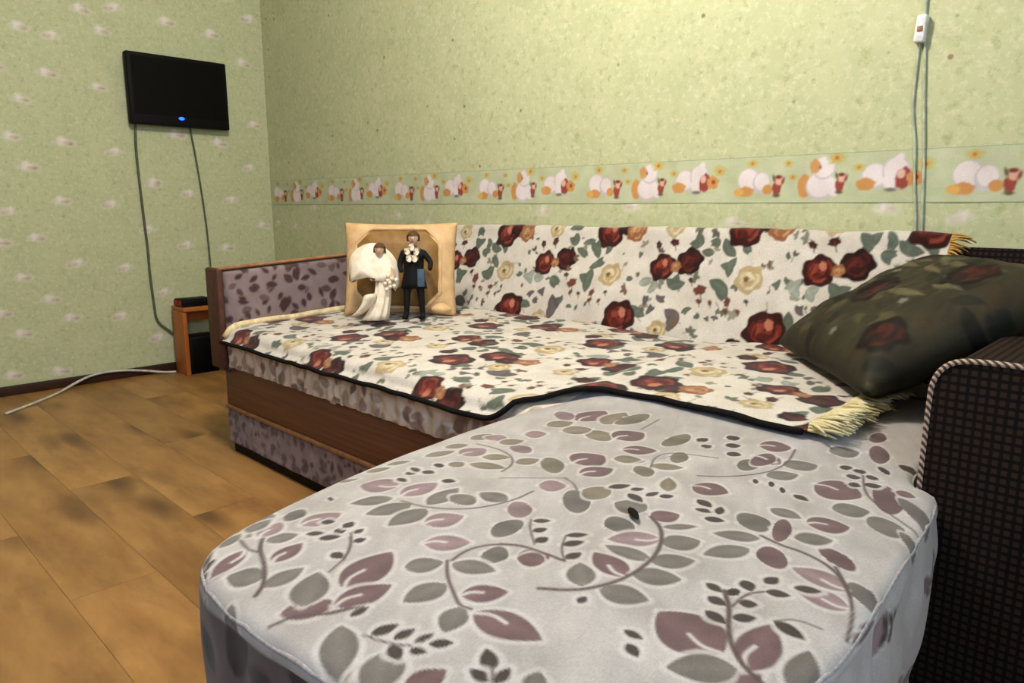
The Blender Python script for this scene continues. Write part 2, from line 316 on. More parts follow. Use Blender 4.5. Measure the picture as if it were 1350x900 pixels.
# ---------------------------------------------------------------- print data (metres on the cloth or the wall)
CH_LEAVES=[(-0.518,0.754,-0.538,0.721,0.024,'g'),(-0.468,0.742,-0.513,0.694,0.018,'p'),(-0.443,0.685,-0.506,0.679,0.013,'g'),(-0.441,0.632,-0.504,0.655,0.017,'m'),(-0.465,0.583,-0.500,0.623,0.015,'g'),(-0.446,0.591,-0.396,0.611,0.017,'g'),(-0.440,0.643,-0.394,0.673,0.017,'g'),(-0.442,0.683,-0.406,0.722,0.016,'g'),(-0.456,0.731,-0.429,0.773,0.019,'g'),(-0.484,0.773,-0.453,0.808,0.008,'g'),(-0.511,0.787,-0.490,0.823,0.017,'m'),(-0.530,0.803,-0.576,0.794,0.023,'g'),(-0.582,0.835,-0.550,0.823,0.008,'d'),(-0.631,0.745,-0.603,0.772,0.036,'g'),(-0.596,0.805,-0.637,0.799,0.024,'t'),(-0.695,0.765,-0.664,0.791,0.020,'p'),(-0.751,0.831,-0.727,0.860,0.033,'t'),(-0.615,0.830,-0.599,0.864,0.008,'d'),(-0.588,0.848,-0.577,0.867,0.006,'d'),(-0.559,0.845,-0.554,0.872,0.006,'d'),(-0.544,0.857,-0.531,0.875,0.007,'d'),(-0.547,0.883,-0.575,0.931,0.011,'t'),(-0.532,0.929,-0.479,0.937,0.023,'m'),(-0.499,0.887,-0.470,0.874,0.008,'d'),(-0.485,0.855,-0.458,0.862,0.006,'d'),(-0.452,0.860,-0.462,0.886,0.006,'d'),(-0.460,0.837,-0.435,0.847,0.008,'d'),(-0.721,0.876,-0.706,0.937,0.030,'m'),(-0.680,0.843,-0.659,0.900,0.019,'m'),(-0.684,0.935,-0.641,0.966,0.014,'t'),(-0.618,0.955,-0.582,0.980,0.012,'t'),(-0.628,0.914,-0.608,0.939,0.021,'t'),(-0.793,0.811,-0.774,0.852,0.015,'t'),(-0.616,0.666,-0.600,0.685,0.006,'d'),(-0.595,0.643,-0.588,0.664,0.006,'d'),(-0.573,0.625,-0.571,0.646,0.007,'d'),(-0.558,0.666,-0.539,0.688,0.006,'d'),(-0.545,0.643,-0.531,0.670,0.007,'d'),(-0.519,0.619,-0.515,0.644,0.007,'d'),(-0.562,0.580,-0.534,0.608,0.019,'m'),(-0.447,0.555,-0.448,0.570,0.005,'d'),(-0.666,0.669,-0.642,0.693,0.025,'p'),(-0.297,0.586,-0.377,0.602,0.032,'m'),(-0.270,0.582,-0.284,0.666,0.019,'m'),(-0.276,0.576,-0.323,0.531,0.018,'g'),(-0.221,0.585,-0.242,0.656,0.016,'g'),(-0.371,0.687,-0.348,0.682,0.006,'d'),(-0.356,0.664,-0.333,0.662,0.007,'d'),(-0.344,0.639,-0.317,0.632,0.007,'d'),(-0.347,0.692,-0.334,0.689,0.009,'d'),(-0.344,0.722,-0.327,0.706,0.008,'d'),(-0.324,0.733,-0.320,0.756,0.007,'d'),(-0.316,0.717,-0.293,0.729,0.007,'d'),(-0.326,0.676,-0.310,0.687,0.007,'d'),(-0.318,0.646,-0.300,0.664,0.007,'d'),(-0.285,0.672,-0.251,0.668,0.008,'d'),(-0.242,0.759,-0.298,0.748,0.017,'p'),(-0.298,0.748,-0.274,0.766,0.007,'d'),(-0.255,0.797,-0.319,0.791,0.017,'p'),(-0.298,0.842,-0.284,0.869,0.024,'m'),(-0.333,0.808,-0.361,0.787,0.025,'m'),(-0.376,0.798,-0.407,0.742,0.015,'g'),(-0.379,0.833,-0.429,0.804,0.013,'g'),(-0.347,0.864,-0.313,0.897,0.016,'g'),(-0.419,0.855,-0.393,0.888,0.026,'g'),(-0.380,0.871,-0.358,0.878,0.031,'m'),(-0.384,0.550,-0.362,0.551,0.005,'d'),(-0.369,0.535,-0.350,0.525,0.006,'d'),(-0.817,0.586,-0.848,0.535,0.015,'g'),(-0.777,0.589,-0.799,0.527,0.018,'g'),(-0.748,0.593,-0.744,0.525,0.018,'g'),(-0.758,0.603,-0.774,0.674,0.016,'g'),(-0.737,0.632,-0.734,0.668,0.021,'g'),(-0.687,0.689,-0.737,0.683,0.016,'g'),(-0.849,0.619,-0.900,0.587,0.025,'p'),(-0.814,0.599,-0.814,0.667,0.019,'p'),(-0.714,0.562,-0.693,0.612,0.019,'p'),(-0.672,0.528,-0.631,0.568,0.018,'p'),(-0.877,0.640,-0.853,0.638,0.006,'d'),(-0.817,0.678,-0.797,0.689,0.008,'d'),(-0.888,0.664,-0.870,0.671,0.008,'d'),(-0.903,0.686,-0.868,0.679,0.006,'d'),(-0.872,0.685,-0.850,0.691,0.008,'d'),(-0.876,0.713,-0.872,0.728,0.011,'d'),(-0.855,0.728,-0.855,0.756,0.013,'t'),(-0.842,0.758,-0.783,0.783,0.014,'t'),(-0.854,0.797,-0.814,0.825,0.014,'t'),(-0.788,0.811,-0.774,0.852,0.014,'t'),(-0.889,0.780,-0.881,0.831,0.023,'p'),(-0.838,0.854,-0.829,0.888,0.023,'p'),(-0.932,0.738,-0.915,0.791,0.014,'t'),(-0.949,0.796,-0.922,0.829,0.014,'t'),(-0.943,0.855,-0.938,0.902,0.017,'t'),(-0.912,0.872,-0.917,0.908,0.020,'p'),(-0.887,0.870,-0.862,0.908,0.016,'t'),(-0.889,0.936,-0.860,0.965,0.020,'p'),(-0.952,0.632,-0.933,0.668,0.012,'t'),(-0.955,0.674,-0.932,0.709,0.010,'t'),(-0.950,0.578,-0.932,0.606,0.007,'t'),(-0.609,0.630,-0.643,0.624,0.026,'g'),(-0.600,0.561,-0.570,0.572,0.020,'g'),(-0.533,0.597,-0.562,0.581,0.016,'m'),(-0.641,0.474,-0.618,0.513,0.016,'g'),(-0.608,0.518,-0.557,0.540,0.015,'g'),(-0.786,0.484,-0.789,0.502,0.008,'d'),(-0.786,0.469,-0.777,0.479,0.008,'d'),(-0.761,0.481,-0.761,0.498,0.007,'d'),(-0.741,0.470,-0.736,0.485,0.006,'d'),(-0.656,0.400,-0.683,0.486,0.024,'m'),(-0.632,0.374,-0.622,0.441,0.018,'m'),(-0.604,0.375,-0.604,0.398,0.005,'d'),(-0.577,0.482,-0.583,0.428,0.017,'g'),(-0.547,0.478,-0.515,0.518,0.016,'m'),(-0.529,0.462,-0.509,0.422,0.014,'g'),(-0.512,0.465,-0.430,0.479,0.020,'m'),(-0.563,0.372,-0.555,0.401,0.007,'d'),(-0.540,0.383,-0.536,0.407,0.006,'d'),(-0.519,0.392,-0.516,0.415,0.005,'d'),(-0.507,0.401,-0.490,0.418,0.006,'d'),(-0.516,0.383,-0.499,0.392,0.005,'d'),(-0.597,0.360,-0.534,0.314,0.017,'g'),(-0.528,0.371,-0.492,0.322,0.019,'g'),(-0.535,0.376,-0.511,0.369,0.007,'d'),(-0.474,0.346,-0.466,0.388,0.014,'m'),(-0.433,0.414,-0.460,0.433,0.008,'d'),(-0.425,0.404,-0.451,0.403,0.006,'d'),(-0.420,0.406,-0.424,0.429,0.006,'d'),(-0.389,0.420,-0.402,0.444,0.010,'g'),(-0.727,0.343,-0.730,0.394,0.013,'g'),(-0.771,0.375,-0.788,0.425,0.013,'m'),(-0.829,0.397,-0.815,0.435,0.013,'g'),(-0.747,0.351,-0.784,0.326,0.018,'g'),(-0.827,0.369,-0.798,0.312,0.012,'m'),(-0.847,0.397,-0.869,0.441,0.014,'p'),(-0.877,0.393,-0.894,0.437,0.012,'g'),(-0.862,0.352,-0.881,0.389,0.009,'g'),(-0.838,0.451,-0.829,0.508,0.018,'p'),(-0.888,0.456,-0.864,0.473,0.019,'g'),(-0.824,0.474,-0.811,0.487,0.007,'d'),(-0.808,0.442,-0.791,0.459,0.006,'d'),(-0.786,0.469,-0.775,0.480,0.009,'d'),(-0.784,0.484,-0.792,0.503,0.007,'d'),(-0.783,0.445,-0.766,0.468,0.007,'d'),(-0.759,0.484,-0.763,0.499,0.005,'d'),(-0.740,0.469,-0.736,0.485,0.006,'d'),(-0.736,0.436,-0.715,0.437,0.007,'d'),(-0.659,0.351,-0.708,0.400,0.019,'g'),(-0.891,0.525,-0.888,0.532,0.009,'d'),(-0.402,1.062,-0.337,1.064,0.035,'m'),(-0.327,1.081,-0.289,1.096,0.047,'m'),(-0.351,0.994,-0.312,1.025,0.020,'g'),(-0.298,0.980,-0.264,1.013,0.025,'g'),(-0.274,1.063,-0.252,1.084,0.044,'g'),(-0.251,0.973,-0.236,0.987,0.025,'g'),(-0.355,0.918,-0.313,0.953,0.022,'m'),(-0.349,0.865,-0.312,0.895,0.014,'g'),(-0.405,1.170,-0.385,1.163,0.010,'d'),(-0.382,1.175,-0.369,1.161,0.009,'d'),(-0.383,1.130,-0.364,1.141,0.010,'d'),(-0.369,1.102,-0.351,1.104,0.009,'d'),(-0.361,1.152,-0.345,1.162,0.010,'d'),(-0.350,1.113,-0.331,1.131,0.009,'d'),(-0.356,1.200,-0.346,1.210,0.013,'d'),(-0.525,1.110,-0.476,1.101,0.024,'m'),(-0.542,1.165,-0.496,1.189,0.024,'m'),(-0.468,1.099,-0.433,1.143,0.022,'g'),(-0.468,1.038,-0.436,1.078,0.017,'g'),(-0.440,1.213,-0.405,1.247,0.021,'g'),(-0.393,1.259,-0.363,1.269,0.036,'m'),(-0.419,1.340,-0.393,1.343,0.027,'m'),(-0.343,1.249,-0.309,1.247,0.011,'d'),(-0.310,1.128,-0.284,1.131,0.012,'m'),(-0.475,1.006,-0.468,1.010,0.009,'d'),(-0.453,1.012,-0.445,1.016,0.010,'d'),(-0.431,1.002,-0.424,1.006,0.010,'d'),(-0.409,1.001,-0.385,0.995,0.007,'d'),(-0.584,1.123,-0.565,1.142,0.011,'d'),(-0.564,1.091,-0.540,1.095,0.011,'d'),(-0.602,1.160,-0.585,1.177,0.012,'d'),(-0.410,0.929,-0.366,0.926,0.014,'g'),(-0.250,0.790,-0.231,0.813,0.022,'g'),(-0.218,0.703,-0.216,0.786,0.006,'m'),(-0.866,1.065,-0.867,1.152,0.030,'m'),(-0.812,1.077,-0.828,1.168,0.023,'t'),(-0.809,1.142,-0.770,1.139,0.043,'t'),(-0.788,0.996,-0.768,1.043,0.029,'t'),(-0.749,1.025,-0.731,1.089,0.027,'m'),(-0.846,0.995,-0.811,1.038,0.024,'t'),(-0.895,1.006,-0.868,1.053,0.021,'t'),(-0.923,1.064,-0.902,1.095,0.031,'p'),(-0.886,0.937,-0.858,0.964,0.020,'p'),(-0.686,0.939,-0.651,0.966,0.016,'t'),(-0.703,0.985,-0.657,1.022,0.020,'m'),(-0.625,0.954,-0.581,0.983,0.013,'t'),(-0.625,1.014,-0.598,1.025,0.025,'t'),(-0.680,1.093,-0.644,1.094,0.037,'t'),(-0.633,1.113,-0.626,1.137,0.009,'d'),(-0.611,1.091,-0.603,1.108,0.009,'d'),(-0.527,1.058,-0.496,1.067,0.024,'g'),(-0.521,1.101,-0.487,1.104,0.032,'m')]
CH_STEMS=[(4.0,[(-0.496,0.547),(-0.462,0.573),(-0.442,0.613),(-0.439,0.655),(-0.446,0.700),(-0.463,0.740),(-0.486,0.772),(-0.513,0.789)]),(2.0,[(-0.621,0.668),(-0.605,0.648),(-0.571,0.621)]),(2.0,[(-0.558,0.666),(-0.542,0.637),(-0.516,0.614)]),(2.5,[(-0.601,0.591),(-0.578,0.607),(-0.549,0.611),(-0.516,0.614)]),(2.0,[(-0.688,0.815),(-0.665,0.809),(-0.642,0.790)]),(1.5,[(-0.758,0.746),(-0.721,0.783),(-0.684,0.819)]),(4.0,[(-0.349,0.687),(-0.328,0.660),(-0.315,0.632),(-0.296,0.603),(-0.270,0.582),(-0.241,0.575)]),(2.5,[(-0.328,0.665),(-0.329,0.698),(-0.317,0.715)]),(3.5,[(-0.381,0.841),(-0.352,0.835),(-0.329,0.838),(-0.296,0.832),(-0.272,0.815),(-0.251,0.786)]),(1.5,[(-0.285,0.672),(-0.272,0.692),(-0.247,0.698)]),(2.5,[(-0.799,0.588),(-0.754,0.595),(-0.721,0.615),(-0.697,0.643),(-0.682,0.695),(-0.686,0.742)]),(2.5,[(-0.777,0.768),(-0.786,0.801),(-0.814,0.830),(-0.851,0.842),(-0.874,0.844),(-0.915,0.842)]),(3.0,[(-0.614,0.523),(-0.621,0.550),(-0.613,0.577),(-0.586,0.603),(-0.560,0.612),(-0.521,0.614)]),(2.0,[(-0.766,0.482),(-0.740,0.467),(-0.709,0.435)]),(3.0,[(-0.618,0.519),(-0.588,0.493),(-0.548,0.471),(-0.533,0.463),(-0.519,0.467)]),(2.0,[(-0.568,0.367),(-0.537,0.377),(-0.519,0.388)]),(2.0,[(-0.436,0.418),(-0.415,0.398)]),(2.5,[(-0.627,0.361),(-0.620,0.377),(-0.608,0.394)]),(4.0,[(-0.719,0.328),(-0.733,0.346),(-0.773,0.367),(-0.815,0.381),(-0.840,0.398)]),(3.0,[(-0.808,0.377),(-0.825,0.371),(-0.861,0.378)]),(2.0,[(-0.756,0.475),(-0.727,0.456),(-0.710,0.434),(-0.699,0.409)]),(3.0,[(-0.655,0.311),(-0.650,0.339),(-0.625,0.360),(-0.616,0.381)]),(2.5,[(-0.366,1.155),(-0.340,1.084),(-0.304,1.047),(-0.269,1.028),(-0.244,1.015)]),(2.5,[(-0.488,1.186),(-0.468,1.109),(-0.474,1.050),(-0.512,0.995),(-0.547,0.969)]),(3.0,[(-0.285,0.833),(-0.256,0.797),(-0.235,0.752),(-0.223,0.704)]),(2.0,[(-0.745,1.103),(-0.754,1.176)]),(2.0,[(-0.619,0.946),(-0.644,0.995),(-0.635,1.036),(-0.563,1.059)])]
TILE=[(-0.305,0.215,0.026,'g'),(-0.321,0.155,0.036,'g'),(0.068,0.303,0.029,'g'),(0.112,0.271,0.024,'g'),(0.127,0.309,0.021,'g'),(0.014,0.163,0.031,'g'),(-0.104,0.165,0.027,'l'),(-0.058,0.157,0.024,'l'),(-0.326,0.268,0.030,'g'),(-0.271,0.277,0.023,'g'),(0.054,0.360,0.023,'g'),(0.047,0.062,0.039,'u'),(-0.094,0.064,0.030,'g'),(-0.074,0.105,0.016,'u'),(-0.023,0.114,0.017,'u'),(-0.048,0.077,0.016,'u'),(0.077,0.091,0.015,'g'),(-0.141,0.257,0.010,'g'),(-0.151,0.173,0.014,'g'),(0.121,0.074,0.012,'g'),(0.152,0.070,0.009,'g'),(-0.129,0.186,0.010,'g'),(-0.281,0.329,0.057,'R'),(-0.221,0.356,0.038,'D'),(-0.177,0.335,0.037,'O'),(-0.236,0.181,0.043,'C'),(-0.032,0.351,0.034,'C'),(-0.002,0.015,0.033,'C'),(-0.046,0.220,0.047,'R'),(0.048,0.241,0.046,'D'),(0.004,0.223,0.019,'O'),(-0.155,0.038,0.062,'R'),(-0.239,-0.020,0.027,'D'),(-0.079,0.292,0.014,'d'),(-0.023,0.303,0.017,'d'),(0.106,0.156,0.021,'b'),(0.147,0.121,0.009,'b'),(0.071,0.183,0.011,'d'),(-0.290,0.112,0.014,'b'),(-0.289,0.085,0.011,'b'),(-0.249,0.086,0.009,'b'),(-0.231,0.118,0.008,'k'),(-0.382,0.106,0.010,'b')]
LW_MOTIFS=[(1.259,1.699),(1.570,1.791),(1.798,1.768),(2.011,1.877),(1.220,1.437),(1.963,1.642),(1.050,1.170),(1.267,1.134),(1.575,1.241),(1.799,1.209),(2.006,1.319),(1.442,0.997),(1.614,0.937),(1.963,1.084),(1.014,0.898),(1.440,0.981),(1.840,0.904),(1.228,0.879),(1.393,0.753),(2.023,0.765),(1.580,0.666),(1.801,0.645),(1.051,0.598),(1.268,0.564),(1.444,0.423),(1.002,0.338),(1.224,0.320),(1.395,0.187)]
BW_MOTIFS=[(-3.535,0.866),(-3.735,0.761),(-2.792,0.825),(-2.956,0.765),(-1.882,0.851),(-2.570,0.793),(-3.937,0.777),(-1.881,0.854),(-1.469,0.869),(-0.666,0.866),(-0.489,0.842),(-1.104,0.824)]


# ---------------------------------------------------------------- room
fl = struct(MB().box(W, XR, YF, B, -.1, -.004).build('floor', plain('subfloor', (60, 40, 26))))
def plank_mesh(L, w=.19):
    b = MB().box(.0004, L - .0004, .0004, w - .0004, -.004, 0); me = bpy.data.meshes.new('plank'); me.from_pydata(b.V, [], b.F); me.update(); me.materials.append(M['plank']); return me
pm = plank_mesh(1.2)
r = 0; y = B - .19
while y > YF - .19:
    x = W - (r * .47) % 1.2
    while x < XR:
        x0, x1, y0 = max(x, W), min(x + 1.2, XR), y
        if x1 - x0 > .02 and y0 > YF - .1:
            full = x1 - x0 > 1.199
            o = new_obj('plank', pm if full else plank_mesh(x1 - x0), None, fl); o.location = (x0, max(y0, YF), 0)
        x += 1.2
    y -= .19; r += 1
def wall_grid(name, mat, origin, du, dv, lu, lv, res, nrm, paintfn):
    nu, nv = int(lu / res) + 1, int(lv / res) + 1
    U, V_ = np.meshgrid(np.linspace(0, lu, nu), np.linspace(0, lv, nv), indexing='ij')
    P = np.array(origin) + U[..., None] * np.array(du) + V_[..., None] * np.array(dv)
    pt = Paint(U, V_, (240, 235, 235), .006, alpha=True); paintfn(pt)
    V = P.reshape(-1, 3); Q = grid_quads(nu, nv); n = len(V)
    if np.dot(np.cross(du, dv), nrm) < 0: Q = Q[:, ::-1]
    bk = np.array([origin, np.array(origin) + np.array(du) * lu, np.array(origin) + np.array(du) * lu + np.array(dv) * lv, np.array(origin) + np.array(dv) * lv]) - np.array(nrm) * .12
    fr = [0, (nu - 1) * nv, nu * nv - 1, nv - 1]
    V = np.concatenate([V, bk]); ex = [[n + 3, n + 2, n + 1, n]] + [[fr[k], n + k, n + (k + 1) % 4, fr[(k + 1) % 4]] for k in range(4)]
    Q = np.concatenate([Q, np.array(ex)]); col = np.concatenate([np.c_[pt.c, pt.a], np.zeros((4, 4))])
    return struct(new_obj(name, np_mesh(name, V, Q, False, col), mat))
def flower_motif(p, u, v, s, rd):
    a = rd.uniform(-.25, .25); k = rd.choice([-1, 1])
    p.blob(u + .022 * s * k, v - .006 * s, .016 * s, .010 * s, (158, 108, 92), a, .1, .85)
    p.blob(u - .024 * s * k, v - .002 * s, .012 * s, .006 * s, (150, 140, 112), a, .1, .7)
    p.blob(u - .004 * s, v, .020 * s, .013 * s, (222, 208, 205), a, .1, .95)
    p.blob(u - .008 * s * k, v + .008 * s, .012 * s, .010 * s, (230, 218, 216), a, .1, .9)
    p.blob(u + .006 * s * k, v - .005 * s, .007 * s, .005 * s, (168, 132, 128), a, 0, .7)
def paint_left(p):
    rd = random.Random(3)
    pts = [(y - YF, z) for y, z in LW_MOTIFS]
    for i in range(30):
        for j in range(17):
            u, v = .07 + i * .165 + (j % 2) * .08 + rd.uniform(-.03, .03), .1 + j * .155 + rd.uniform(-.03, .03)
            if (u < 1.05 - YF or v > 1.72) and all(math.hypot(u - a, v - b) > .11 for a, b in pts): pts.append((u, v))
    for u, v in pts: flower_motif(p, u, v, rd.uniform(.95, 1.25), rd)
wall_grid('wall_left', M['paper_left'], (W, YF, 0), (0, 1, 0), (0, 0, 1), B - YF, ZC, .011, (1, 0, 0), paint_left)
def paint_back(p):
    rd = random.Random(4)
    for x, z in BW_MOTIFS: flower_motif(p, x - W, z, .8, rd)
    for k in range(14): flower_motif(p, .1 + .4 * k, .3 + .2 * (k % 3), .8, rd)
wb = wall_grid('wall_back', M['paper_back'], (W, B, 0), (1, 0, 0), (0, 0, 1), XR - W, ZC, .012, (0, -1, 0), paint_back)
# wallpaper border with plump white birds and little red-clad dolls
nu, nv = 1500, 44; BU, BV = np.meshgrid(np.linspace(0, 4.6, nu), np.linspace(0, .134, nv), indexing='ij')
pb = Paint(BU, BV, (194, 201, 168), .0022)
for k in range(90):
    pb.blob(RNG.uniform(0, 4.6), RNG.uniform(.0, .134), RNG.uniform(.02, .05), RNG.uniform(.008, .02), (186, 196, 158) if k % 2 else (200, 206, 178), 0, .1, .6)
WH, WH2, OR, RD = (232, 222, 224), (204, 194, 202), (206, 150, 90), (154, 74, 66)
_b = pb.blob
def _big(cx, cy, rx, ry=None, *a, **k): _b(cx, .006 + cy * .97, rx * 1.13, (rx if ry is None else ry) * 1.1, *a, **k)
pb.blob = _big
def doll_print(u, v, s=1):
    pb.blob(u, v + .010 * s, .012 * s, .018 * s, RD, 0, .08); pb.blob(u + .006 * s, v + .032 * s, .011 * s, .012 * s, (226, 176, 156))
    pb.blob(u + .004 * s, v + .042 * s, .010 * s, .005 * s, (120, 50, 48)); pb.blob(u - .010 * s, v + .038 * s, .004 * s, .010 * s, (110, 96, 76), .3); pb.blob(u + .018 * s, v + .030 * s, .004 * s, .010 * s, (140, 80, 70), -.3); pb.blob(u, v - .012 * s, .010 * s, .005 * s, (110, 90, 70))
for k in range(-1, 9):
    o = -1.043 - W - .9 + (k - 4) * .573 + .9
    # lying bird
    pb.blob(o - .012, .060, .032, .034, WH2, 0, .05); pb.blob(o - .016, .064, .027, .028, WH); pb.blob(o + .026, .054, .024, .028, WH2); pb.blob(o + .027, .058, .020, .022, WH)
    pb.blob(o - .022, .028, .022, .014, OR, 0, .08); pb.blob(o - .044, .026, .014, .010, (224, 176, 96)); pb.blob(o + .046, .034, .014, .013, OR)
    doll_print(o + .074, .028)
    # sitting bird, bill at the upper left
    c = o + .20
    pb.blob(c - .045, .042, .017, .030, OR, 0, .05); pb.blob(c, .040, .036, .034, WH2); pb.blob(c - .002, .044, .031, .030, WH); pb.blob(c + .03, .040, .016, .026, WH, .5)
    pb.blob(c + .006, .092, .028, .029, WH2); pb.blob(c + .006, .094, .025, .025, WH); pb.blob(c - .018, .097, .013, .018, (206, 156, 100), 0, .1); pb.blob(c - .004, .094, .004, .005, (150, 120, 120))
    doll_print(c + .052, .034, .9)
    # bird with raised wings and an orange bill low at the left
    c = o + .372
    pb.blob(c - .03, .066, .032, .030, WH2); pb.blob(c - .03, .068, .027, .026, WH); pb.blob(c - .052, .044, .022, .015, OR, 0, .08); pb.blob(c + .022, .076, .030, .034, WH2, .4); pb.blob(c + .022, .078, .026, .030, WH, .4); pb.blob(c + .026, .106, .010, .016, WH, -.5)
    pb.blob(c + .012, .046, .016, .022, WH, .7); pb.blob(c + .04, .058, .017, .026, RD, -.2, .08); pb.blob(c + .034, .070, .009, .011, (226, 182, 170)); pb.blob(c + .068, .058, .018, .018, OR, 0, .15); pb.blob(c + .070, .060, .006, .006, (150, 80, 50)); pb.blob(c + .012, .028, .014, .005, (120, 116, 112))
    for du, v, rr in ((-.005, .112, .014), (-.11, .092, .015), (.105, .108, .011), (.24, .118, .017), (.30, .090, .012), (.46, .100, .013), (.12, .068, .010)):
        pb.blob(o + du, v, rr * 1.5, rr * .9, (186, 196, 140), 0, .15, .7); pb.blob(o + du, v, rr * .9, rr * .7, (206, 178, 110), 0, .2); pb.blob(o + du, v, rr * .3, rr * .3, (186, 130, 50))
pb.c[(BV.ravel() < .0016) | (BV.ravel() > .1325)] = lin((150, 168, 130))
P = np.stack([W + .001 + BU, B - .0015 - .0006 * np.sin(BU * 31), .880 + BV], -1).reshape(-1, 3)
new_obj('wallpaper_border', np_mesh('wallpaper_border', P, grid_quads(nu, nv), True, pb.c), M['border'], wb)
struct(MB().box(W - .12, XR + .12, YF - .12, B + .12, ZC, ZC + .1).build('ceiling', M['ceiling']))
struct(MB().box(W - .12, XR + .12, YF - .12, YF, 0, ZC).build('wall_front', M['wall_dark']))  # unseen front wall; its dark brown is chosen to cut bounce light
wy0, wy1, wz0, wz1 = -1.25, .15, .9, 2.2
struct(MB().box(XR, XR + .12, YF, wy0, 0, ZC).box(XR, XR + .12, wy1, B, 0, ZC).box(XR, XR + .12, wy0, wy1, 0, wz0).box(XR, XR + .12, wy0, wy1, wz1, ZC).build('wall_right', M['wall_plain']))
wn = struct(empty('window_1', (XR, (wy0 + wy1) / 2, wz0)))
f = MB()
for a in (-.7, -.02, .66): f.box(.03, .08, a, a + .04, 0, 1.3)
for a in (0, 1.26): f.box(.03, .08, -.7, .7, a, a + .04)
f.build('window_frame', M['white_plastic'], wn); MB().box(.05, .056, -.66, .66, .04, 1.26).build('pane', M['glass'], wn)
MB().box(-.12, .03, -.75, .75, -.04, 0).build('window_sill', M['white_plastic'], wn)
struct(MB().box(W, W + .016, YF, B, 0, .045).build('baseboard_left', M['baseboard'], bevel=.004))
struct(MB().box(W + .016, XR, B - .016, B, 0, .045).build('baseboard_back', M['baseboard'], bevel=.004))

# ---------------------------------------------------------------- ceiling lamp
lp = tag(empty('ceiling_lamp', (-1.25, .72, ZC)), 'round glass ceiling lamp lighting the room from above', 'lamp')
prof = [(.0, -.11), (.06, -.108), (.12, -.09), (.16, -.055), (.17, -.02)]
ring = lambda rr, z, n=32: [(rr * math.cos(2 * math.pi * k / n), rr * math.sin(2 * math.pi * k / n), z) for k in range(n)]
MB().loft([ring(max(a, .002), b) for a, b in prof]).build('lamp_shade', M['lamp_glass'], lp, True)
MB().loft([ring(.18, -.02), ring(.18, -.001)]).build('mount', M['white_plastic'], lp)
pl_ = bpy.data.lights.new('ceiling_bulb', 'POINT'); pl_.energy = LAMP_W = 142; pl_.color = (1, .925, .83); pl_.shadow_soft_size = .14
po = bpy.data.objects.new('ceiling_bulb', pl_); COL.objects.link(po); po.location = (-1.25, .72, ZC - .30)

# ---------------------------------------------------------------- corner sofa
LC = {'g': (102, 97, 94), 'm': (99, 78, 81), 'd': (58, 49, 46), 'p': (127, 108, 112), 't': (112, 104, 92), 's': (84, 70, 69)}
GROUND, HALO = (170, 166, 166), (192, 188, 188)
def leaf_field(p, u0, u1, v0, v1, step, seed, sq=1., pal=None, lo=.05, hi=.085):
    LCx = pal or LC; HL = None if pal else HALO
    rd = random.Random(seed); u = u0
    while u < u1:
        v = v0 + rd.random() * step * .5
        while v < v1:
            a = rd.uniform(0, 6.28); L = rd.uniform(lo, hi); c = rd.choice('ggmmdpt'); cu, cv = u + rd.uniform(-.3, .3) * step, v + rd.uniform(-.3, .3) * step
            if c == 'd' and pal is None:
                for k in range(4):
                    b = cu + k * .016 * math.cos(a); e = cv + k * .016 * math.sin(a)
                    for sg in (-1, 1): p.leaf(b, e, b + .022 * math.cos(a + sg * .9), e + .022 * math.sin(a + sg * .9), .006, LCx['d'])
            else: p.leaf(cu, cv, cu + L * math.cos(a), cv + L * math.sin(a) * sq, L * rd.uniform(.2, .34), LCx[c], HL)
            v += step
        u += step
def cloth_ground(p, amt=.07):
    p.c *= (1 + amt * vnoise(p.u + .4 * p.v, p.v, .05, 5) + amt * .6 * vnoise(p.u + .5 * p.v, p.v * .3, .012, 6))[:, None]
sofa = tag(empty('corner_sofa', (-1.4, 1.4, 0)), 'corner sofa in pale leaf-print fabric with rounded chaise towards the viewer', 'sofa')
def part(o, parent=None):
    parent = parent or sofa; o.parent = parent
    off = parent.location if parent.type == 'EMPTY' else Vector((0, 0, 0))
    o.matrix_parent_inverse = Matrix.Translation(-off); return o
def ztop(x, y): return 0 * np.asarray(x) + .447 + .024 * sstep(y, .95, 1.85)
# chaise: outline in plan, top, rolled edge, hanging side
OUT = [(-1.02,1.86),(-1.02,1.5),(-1.02,1.2),(-1.022,1.07),(-1.010,.84),(-.966,.58),(-.922,.43),(-.885,.345),(-.82,.302),(-.71,.294),(-.59,.303),(-.51,.313),(-.41,.335),(-.31,.40),(-.238,.52),(-.212,.654),(-.222,.777),(-.233,.91),(-.242,1.02),(-.252,1.13),(-.268,1.185),(-.31,1.195),(-.315,1.3),(-.315,1.6),(-.315,1.86)]
NO = 1400; out = smooth_poly(OUT, NO, True, 3); cen = np.array([-.63, 1.0])
tan = np.roll(out, -1, 0) - np.roll(out, 1, 0); nrm = np.stack([-tan[:, 1], tan[:, 0]], 1); nrm /= np.linalg.norm(nrm, axis=1)[:, None]
if ((out - cen) * nrm).sum() < 0: nrm = -nrm
NT = 230; ts = np.linspace(.02, 1, NT); er = .019
arc = np.r_[0, np.cumsum(np.linalg.norm(np.diff(out, axis=0), axis=1))]
rings = []
ins = out - nrm * er
for t in ts:
    xy = cen + (ins - cen) * t
    z = ztop(xy[:, 0], xy[:, 1]) + .012 * (1 - t ** 6) + .0015 * vnoise(xy[:, 0], xy[:, 1], .09, 9)
    rings.append(np.c_[xy, z])
zr = rings[-1][:, 2]
puv = [r_[:, :2] for r_ in rings]
for a in np.linspace(0, math.pi / 2, 11)[1:]:
    puv.append(ins + nrm * er * a)
    rings.append(np.c_[ins + nrm * er * math.sin(a), zr - er * (1 - math.cos(a))])
n_top = len(rings)
